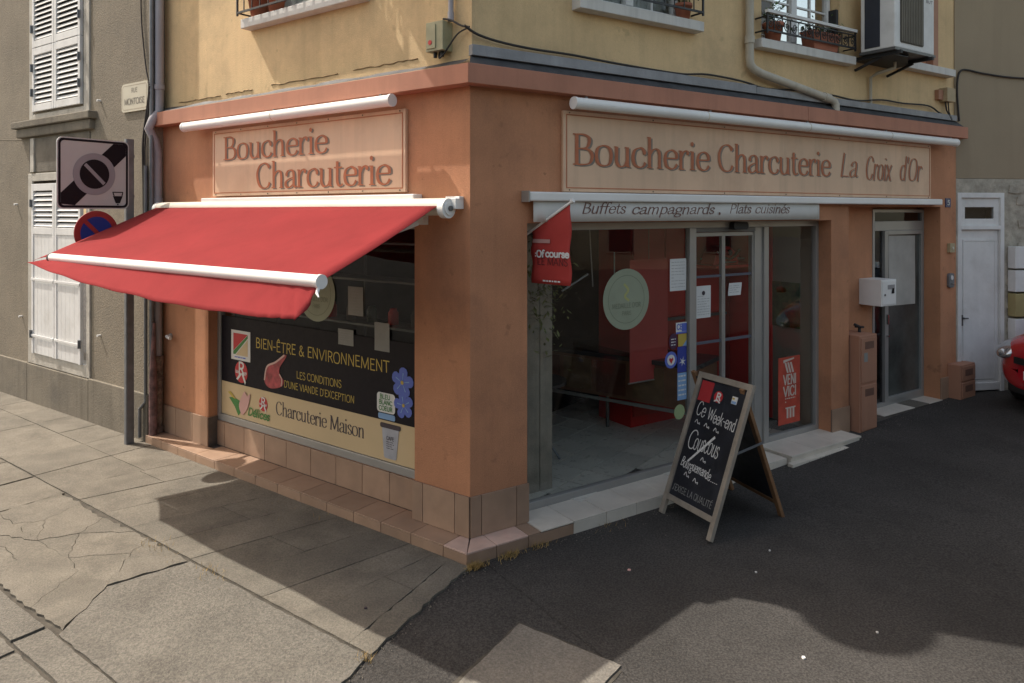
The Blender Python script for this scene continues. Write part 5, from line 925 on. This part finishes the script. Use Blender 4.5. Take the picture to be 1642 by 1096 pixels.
part('grey_stroke', MB().flat([(.255, .44), (.28, .465), (.475, .27), (.45, .245)], -.0192), M('sign_grey', (.27, .275, .31)), pb, SG)
part('disc_symbol', MB().flat([(.555, .135), (.66, .135), (.63, .06), (.585, .06)], -.0145).flat([(.60, .055), (.615, .055), (.615, .04), (.60, .04)], -.0145).add([(a, -.0145, b) for a, b in ((.55, .17), (.665, .17), (.665, .18), (.55, .18))], [(0, 1, 2, 3)]).flat([(.55, .17), (.56, .17), (.575, .138), (.56, .138)], -.0148).flat([(.655, .17), (.665, .17), (.658, .138), (.645, .138)], -.0148), BLK, pb, SG)
part('panel_bracket', MB().box(.60, .80, .001, .03, .55, .58).box(.60, .80, .001, .03, .12, .15), GALV, sn_, SG)
rs = part('no_parking_disc', MB().prism(ell(.39, -.245, .225, .225, 40), -.010, 0), M('sign_red', (.33, .025, .03), .4, .05, 6), sn_, SG)
part('blue_field', MB().prism(ell(.39, -.245, .165, .165, 36), -.0125, -.0105), M('sign_blue', (.012, .03, .24), .4, .05, 6), rs, SG)
part('red_bar', MB().prism([(.255, -.14), (.285, -.11), (.525, -.35), (.495, -.38)], -.015, -.013), M('sign_red', (.33, .025, .03)), rs, SG)
part('disc_bracket', MB().box(.5, .80, .001, .03, -.26, -.23), GALV, sn_, SG)
# ================================================================== CHALKBOARD
A_, B_, C2 = Vector((1.49, 5.38, .0)), Vector((1.23, 5.98, .0)), Vector((2.21, 5.86, .005))
D2 = C2+(B_-A_)
xa = (A_-B_).normalized()                     # to the right seen from the front
top = (A_+C2)/2; apex_r = Vector((top.x, top.y, 1.13)); apex_l = apex_r+(B_-A_)
bz = thing('chalkboard_sign', 'folding wooden pavement chalkboard announcing the weekend dish', 'chalkboard', FR(top.x, top.y, 0))
def leaf(foot_r, foot_l, front):
    up = (apex_r-foot_r); H_ = up.length; up.normalize(); nrm = xa.cross(up); W_ = (B_-A_).length
    if front: m4 = Matrix((( xa.x, -nrm.x, up.x, foot_l.x), (xa.y, -nrm.y, up.y, foot_l.y), (xa.z, -nrm.z, up.z, foot_l.z), (0, 0, 0, 1)))
    else: m4 = Matrix((( xa.x, nrm.x, up.x, foot_l.x), (xa.y, nrm.y, up.y, foot_l.y), (xa.z, nrm.z, up.z, foot_l.z), (0, 0, 0, 1)))
    return m4, W_, H_
m4, W_, H_ = leaf(A_, B_, True)               # local: x right, y inward, z up the leaf
# make sure y points away from the viewer
if (m4.to_3x3() @ Vector((0, 1, 0))).dot(Vector((0, 1, 0))) < 0: m4 = m4 @ Matrix.Scale(-1, 4, (0, 1, 0))
fw = .048
pn = thing_panel = part('front_panel', MB().box(fw, W_-fw, .004, .012, .17, H_-.05), SLATE, bz, m4)
part('leg', box(0, fw, -.012, .022, 0, H_), WOODG, bz, m4, .003); part('leg', box(W_-fw, W_, -.012, .022, 0, H_), WOODG, bz, m4, .003)
part('rail', box(fw, W_-fw, -.010, .020, H_-.05, H_), WOODG, bz, m4, .003); part('rail', box(fw, W_-fw, -.010, .020, .125, .17), WOODG, bz, m4, .003)
m5, W5, H5 = leaf(C2, D2, False)
if (m5.to_3x3() @ Vector((0, 1, 0))).dot(m4.to_3x3() @ Vector((0, 1, 0))) < 0: m5 = m5 @ Matrix.Scale(-1, 4, (0, 1, 0))
part('back_panel', box(fw, W5-fw, .004, .012, .17, H5-.05), SLATE, bz, m5)
part('leg', box(0, fw, .0, .03, 0, H5-.012), WOODO, bz, m5, .003); part('leg', box(W5-fw, W5, .0, .03, 0, H5-.012), WOODO, bz, m5, .003); part('rail', box(fw, W5-fw, .0, .028, .13, .17), WOODO, bz, m5, .003)
ra = apex_r+(A_-apex_r)*.45; rb2 = apex_r+(C2-apex_r)*.42
part('stay', MB().bar(ra+Vector((0, 0, 0)), rb2, .006, .018), GALV, bz, Matrix())
yc = .002
ck = MB()
text(ck, 'Ce', .085, .20, .855, .115, yc, .11, .11, slant=.12, rise=-.01); text(ck, 'Week-end', .235, .575, .845, .095, yc, .13, .13, slant=.08, jit=.09, rise=-.03)
text(ck, 'C', .085, .19, .575, .155, yc, .09, .09, slant=.12); text(ck, 'ouscous', .17, .475, .585, .135, yc, .11, .11, slant=.16, jit=.07)
text(ck, 'Bourguemande', .08, .46, .42, .072, yc, .17, .17, slant=.2, jit=.12, rise=-.015)
for k, (x, z) in enumerate(((.14, .80), (.26, .795), (.38, .785), (.33, .53), (.19, .37), (.31, .355))):
    stroke(ck, smooth([(x-.03, z-.012), (x-.012, z+.016), (x+.008, z-.012), (x+.028, z-.004), (x+.03, z-.02)]), lambda a: .007, yc-.0006)
ck.flat([(.15, .475), (.165, .465), (.40, .725), (.385, .74)], yc-.002)
for k in range(5): ck.flat([(.45+.022*k, .40), (.463+.022*k, .40), (.463+.022*k, .404), (.45+.022*k, .404)], yc)
part('chalk_writing', ck, CHALK, pn, m4)
ck2 = MB(); text(ck2, "J'EXIGE LA QUALITÉ", .065, .56, .215, .05, yc, .15, .15); part('lettering', ck2, CHALKD, pn, m4)
part('red_card', box(.065, .215, -.002, .0035, H_-.235, H_-.065), REDV, pn, m4)
lrm = m4
t = part('round_label', MB().prism(ell(.30, H_-.165, .052, .048, 20), .0, .0035), RDP, pn, m4)
lt = MB(); text(lt, 'R', .275, .335, H_-.19, .055, -.0012, .3, .3); lt.flat([(.262, H_-.20), (.30, H_-.185), (.34, H_-.205), (.335, H_-.215), (.30, H_-.20), (.265, H_-.212)], -.0014); part('emblem', lt, WH, t, m4)
part('small_label', MB().box(.46, .52, -.001, .0035, H_-.185, H_-.125), WH, pn, m4); part('small_label_print', MB().box(.465, .515, -.0025, -.0012, H_-.183, H_-.162), LBL, pn, m4)
part('small_label_print', MB().box(.465, .49, -.0025, -.0012, H_-.15, H_-.135), YL, pn, m4)
# ================================================================== RED CAR (its nose enters the frame at the right)
CF = FR(5.92, 7.95, 14.0, .14)         # x runs back along the car from the nose, y across, z up
car = thing('parked_red_car', 'small red hatchback parked nose out at the right edge', 'car', CF)
st_ = [(.0, .38, .36, .66), (.03, .56, .27, .78), (.10, .70, .22, .87), (.22, .79, .19, .93), (.45, .84, .18, .98), (.8, .86, .18, 1.02), (1.1, .865, .19, 1.05), (2.0, .87, .20, 1.05), (3.2, .86, .20, 1.05), (3.75, .82, .24, 1.0), (3.92, .72, .32, .9)]
rows = []
for x, hw, zb_, zt in st_:
    r = []
    for k in range(32):
        a = 2*math.pi*k/32; c, s = math.cos(a), math.sin(a); px_ = 2/3.2
        yy = hw*math.copysign(abs(c)**px_, c); zz = (zb_+zt)/2+(zt-zb_)/2*math.copysign(abs(s)**(2/2.8), s)
        r.append((x+(.05*(abs(yy)/max(hw, .01))**2 if x < .5 else 0), yy, zz))
    rows.append(r+[r[0]])
body = MB().grid(rows); body.add(rows[0][:-1], [tuple(range(32))], True); body.add(rows[-1][:-1], [tuple(range(32))], True)
bo = part('body', body, CARR, car); sb = bo.modifiers.new('sub', 'SUBSURF'); sb.levels = 1; sb.render_levels = 1
cab_ = [(.95, .62, 1.03, 1.04), (1.35, .66, 1.0, 1.28), (1.75, .64, 1.0, 1.46), (2.3, .62, 1.0, 1.52), (3.0, .62, 1.0, 1.48), (3.5, .62, 1.0, 1.32), (3.8, .66, 1.0, 1.02)]
part('cabin_glass', MB().grid([[(x, -hw-.08, zl), (x, -hw, zt-.04), (x, -hw*.7, zt), (x, hw*.7, zt), (x, hw, zt-.04), (x, hw+.08, zl)] for x, hw, zl, zt in cab_]), M('car_glass', (.02, .025, .03), .08, .02), car)
part('roof', MB().grid([[(x, -.58, zt-.005), (x, -.4, zt+.012), (x, .4, zt+.012), (x, .58, zt-.005)] for x, hw, zl, zt in cab_[2:6]]), CARR, car)
wh = MB().tube([(0, -.10, 0), (0, .10, 0)], .30, 28)
for x in (.78, 3.25):
    for y in (-.80, .80):
        tw = part('wheel', MB().tube([(x, y-.09, .27), (x, y+.09, .27)], .30, 28), CARB, car, None, .02)
        s_ = -1 if y < 0 else 1
        part('rim', MB().tube([(x, y+s_*.09, .27), (x, y+s_*.10, .27)], .20, 24), GALV, tw)
        for k in range(5): a = R(72*k); part('spoke', MB().bar((x, y+s_*.105, .27), (x+.19*math.cos(a), y+s_*.105, .27+.19*math.sin(a)), .02, .05), ALU, tw)
for s_ in (-1, 1):
    cx_, cy_, cz_ = .19, s_*.585, .735
    def blob(rx, ry, rz, dx=0):
        return MB().grid([[(cx_+dx+rx*math.cos(p)*math.cos(q)*1.0-.0, cy_+ry*math.cos(p)*math.sin(q)+s_*.0, cz_+rz*math.sin(p)+.45*rx*math.cos(p)*math.cos(q)) for q in [2*math.pi*k/20 for k in range(21)]] for p in [-math.pi/2+math.pi*k/12 for k in range(13)]])
    hl = part('headlight', blob(.17, .145, .085), LENS, car)
    part('bulb', MB().tube([(.035, cy_, .69), (.07, cy_, .70)], .035, 14), WHITE, hl)
part('grille', MB().grid([[(.0-.028+.10*(y/.5)**2*.6, y, z) for z in (.60, .64, .68)] for y in [-.40+.08*i for i in range(11)]]), CARB, car)
part('number_plate', box(-.035, -.027, -.24, .24, .44, .54), WHITE, car)
part('lower_intake', MB().grid([[(.02+.14*(y/.6)**2*.7, y, z) for z in (.25, .30, .35)] for y in [-.55+.1*i for i in range(12)]]), CARB, car)
part('mirror', MB().lathe([(0, -.06), (.07, -.04), (.09, 0), (.07, .04), (0, .06)], 14, (1.25, -.98, 1.08)), CARR, car)
# ================================================================== WEEDS, LITTER
wd = MB(); rg = random.Random(9)
def tuft(x, y, n, s, fr_):
    for _ in range(n):
        p = Vector((x+rg.gauss(0, s), y+rg.gauss(0, s*.45), 0)); a = rg.uniform(0, 6.28); h = rg.uniform(.015, .05); l = rg.uniform(.01, .05)
        q = p+Vector((math.cos(a)*l, math.sin(a)*l, h)); w3 = Vector((-math.sin(a), math.cos(a), 0))*.0022
        wd.add([fr_ @ (p-w3), fr_ @ (p+w3), fr_ @ q], [(0, 1, 2)])
tuft(-.10, -.25, 300, .04, FRT); tuft(.20, -.235, 170, .05, FRT); tuft(.45, -.225, 90, .06, FRT); tuft(1.1, -.22, 40, .12, FRT)
tuft(-4.75, -.1, 60, .05, FL); tuft(-1.4, -.215, 60, .4, FL); tuft(-1.9, -1.37, 80, .12, FL); tuft(-1.2, -1.33, 60, .1, FL); tuft(.36, -1.35, 35, .03, FL); tuft(-2.7, -2.3, 90, .15, FL)
W_tmp = tag(part('dry_weeds', wd, DRY, None, Matrix()), kind='stuff')
gr_ = MB()
for _ in range(220):      # crumbs of grit along the ragged pavement edge and in the yard
    t = rg.random(); x = -.0+.5*t if rg.random() < .0 else .16+.30*t; y = -.22-1.9*t; p = FL @ Vector((x+rg.gauss(.03, .04), y, 0)); s = rg.uniform(.002, .006)
    gr_.add([p+Vector((s, 0, 0)), p+Vector((0, s, 0)), p+Vector((-s, 0, 0)), p+Vector((0, -s, 0)), p+Vector((0, 0, s*1.2))], [(0, 1, 4), (1, 2, 4), (2, 3, 4), (3, 0, 4)])
for _ in range(420):
    u = rg.uniform(-.1, 7.2); p = FRT @ Vector((u, -.22-abs(rg.gauss(0, .10)) if u < 4.8 else rg.uniform(-.25, .0), gz(u))); s = rg.uniform(.002, .006)
    gr_.add([p+Vector((s, 0, 0)), p+Vector((0, s, 0)), p+Vector((-s, 0, 0)), p+Vector((0, -s, 0)), p+Vector((0, 0, s*1.2))], [(0, 1, 4), (1, 2, 4), (2, 3, 4), (3, 0, 4)])
tag(part('grit', gr_, M('grit_stone', (.17, .15, .12), .9, .3, 30), None, Matrix()), kind='stuff')
for k, (x, y, s, lab) in enumerate(((1.635, 4.02, .014, 'crumpled white scrap on the sunlit asphalt nearest the camera'), (2.17, 4.26, .010, 'white scrap in the shadow bump on the asphalt'), (1.90, 5.29, .009, 'tiny white scrap below the chalkboard rear leg'), (1.69, 4.97, .008, 'tiny white scrap nearest the chalkboard front leg'), (.82, 5.0, .012, 'pinkish scrap on the dark asphalt near the step'), (-.92, 4.5, .010, 'dark bottle cap sized scrap on the shaded pavement'))):
    bm_ = MB().prism([(x+s*math.cos(a)*random.uniform(.6, 1.3), y+s*math.sin(a)*random.uniform(.6, 1.3)) for a in [R(60*i) for i in range(6)]], -.001, .006+.012*(k == 5), 'z')
    solo('litter_scrap', bm_, (WH, WH, WH, WH, PNK, DKT)[k], Matrix(), lab, 'litter', 'small scraps of litter on the ground')
# ================================================================== WHAT CASTS SHADE AND WHAT THE GLASS MIRRORS
lamp = thing('shadow_caster', 'unseen lamp shaped stand-in added high on the left front to cast a rounded shadow', 'shadow caster', at(FL, -1.55, 0, 5.75))  # lamp shape added out of view to cast the rounded shadow lobe
part('arm', MB().tube([(0, 0, 0), (0, -.25, .15), (0, -.35, .16)], .025, 8), IRON, lamp)
part('head', MB().lathe([(0, .22), (.18, .2), (.34, .10), (.38, .02), (.34, 0), (0, 0)], 24, (0, -.42, -.02)), IRON, lamp)
BARK = M('bark', (.10, .08, .06), .9, .3, 12, .8, 40); FOL = M('tree_foliage', (.035, .06, .018), .7, .45, 3)
def tree(x, y, h, r_, seed, lab):
    t = thing('street_tree', lab, 'tree', FR(x, y, 0), 'street trees behind the camera'); rg = random.Random(seed)
    part('trunk', MB().tube([(0, 0, -.1), (.05, 0, h*.3), (0, .05, h*.6), (.1, 0, h*.9)], [.20, .15, .11, .04], 10), BARK, t)
    for k in range(5):
        a = k*1.3+seed; part('limb', MB().tube([(0, 0, h*(.35+.08*k)), (r_*.4*math.cos(a), r_*.4*math.sin(a), h*(.5+.08*k)), (r_*.75*math.cos(a), r_*.75*math.sin(a), h*(.58+.08*k))], [.07, .05, .02], 7), BARK, t)
    cl_ = [Vector((rg.gauss(0, r_*.42), rg.gauss(0, r_*.42), h*.66+rg.gauss(0, r_*.42))) for _ in range(42)]; lv = MB()
    for k in range(6500):
        c = cl_[k % 42]+Vector((rg.gauss(0, r_*.17), rg.gauss(0, r_*.17), rg.gauss(0, r_*.15))); a = rg.uniform(0, 6.28); b = rg.uniform(-1.2, .8); l = rg.uniform(.06, .12)
        d = Vector((math.cos(a)*math.cos(b), math.sin(a)*math.cos(b), math.sin(b)))*l; q = Vector((-math.sin(a), math.cos(a), rg.uniform(-.4, .4)))*l*.5; lv.add([c-d, c+q, c+d, c-q], [(0, 1, 2, 3)])
    part('crown', lv, FOL, t)
for k, (x, y, h, r_) in enumerate(((3.0, -7.5, 5.2, 2.3), (7.2, -8.2, 5.6, 2.5), (11.5, -6.5, 5.0, 2.3), (14.5, -2.0, 5.2, 2.4), (-1.5, -8.5, 5.5, 2.4), (-6.0, -8.0, 5.0, 2.2))):
    tree(x, y, h, r_, k+3, ('first', 'second', 'third', 'fourth', 'fifth', 'sixth')[k]+' broadleaf tree of the row across the street behind the camera')
hd = MB(); rg = random.Random(21)  # unseen hedge, added to darken what the shop glass reflects
for k in range(16000):
    c = Vector((rg.uniform(-9, 16), -9.6+rg.uniform(-.4, .4), rg.uniform(0, 1.7))); a = rg.uniform(0, 6.28); l = rg.uniform(.05, .1)
    d = Vector((math.cos(a), math.sin(a)*.6, rg.uniform(-.6, .6)))*l; q = Vector((-math.sin(a)*.5, math.cos(a)*.5, rg.uniform(-.5, .5)))*l; hd.add([c-d, c+q, c+d, c-q], [(0, 1, 2, 3)])
tag(part('reflection_hedge', hd, FOL, None, Matrix()), 'unseen hedge added behind the camera to darken the glass reflections', 'hedge')
def facing(lab, fr_, w_, h_, mat, nx, nz, group='houses across the street'):
    t = thing('facing_house', lab, 'house', fr_, group); part('wall', box(0, w_, 0, 8, -.5, h_), mat, t)
    for i in range(nx):
        for j in range(nz):
            x = (i+.5)*w_/nx; z = 1.0+j*2.6
            f = part('window', box(x-.5, x+.5, -.04, -.001, z, z+1.5), M('far_window_frame', (.16, .15, .13), .8), t); part('pane', box(x-.44, x+.44, -.05, -.041, z+.06, z+1.44), M('far_glass', (.02, .022, .025), .1), f)
HB = M('far_beige_render', (.20, .17, .13), .9, .2, .5); HG = M('far_grey_render', (.11, .105, .095), .9, .2, .5); HR = M('far_brick', (.12, .06, .045), .9, .2)
facing('beige facing house behind the camera', FR(14, -13.5, 180+0), 12, 6.5, HB, 4, 2)
facing('grey facing house behind the camera', FR(2, -13.0, 180+0), 11, 6, HG, 4, 2)
facing('brick facing house behind the camera', FR(-9, -13.5, 180+0), 13, 6.2, HR, 4, 2)
facing('beige house across the yard on the right', FR(22, 6, 250), 14, 6.0, HB, 4, 2)
bpy.context.view_layer.update()
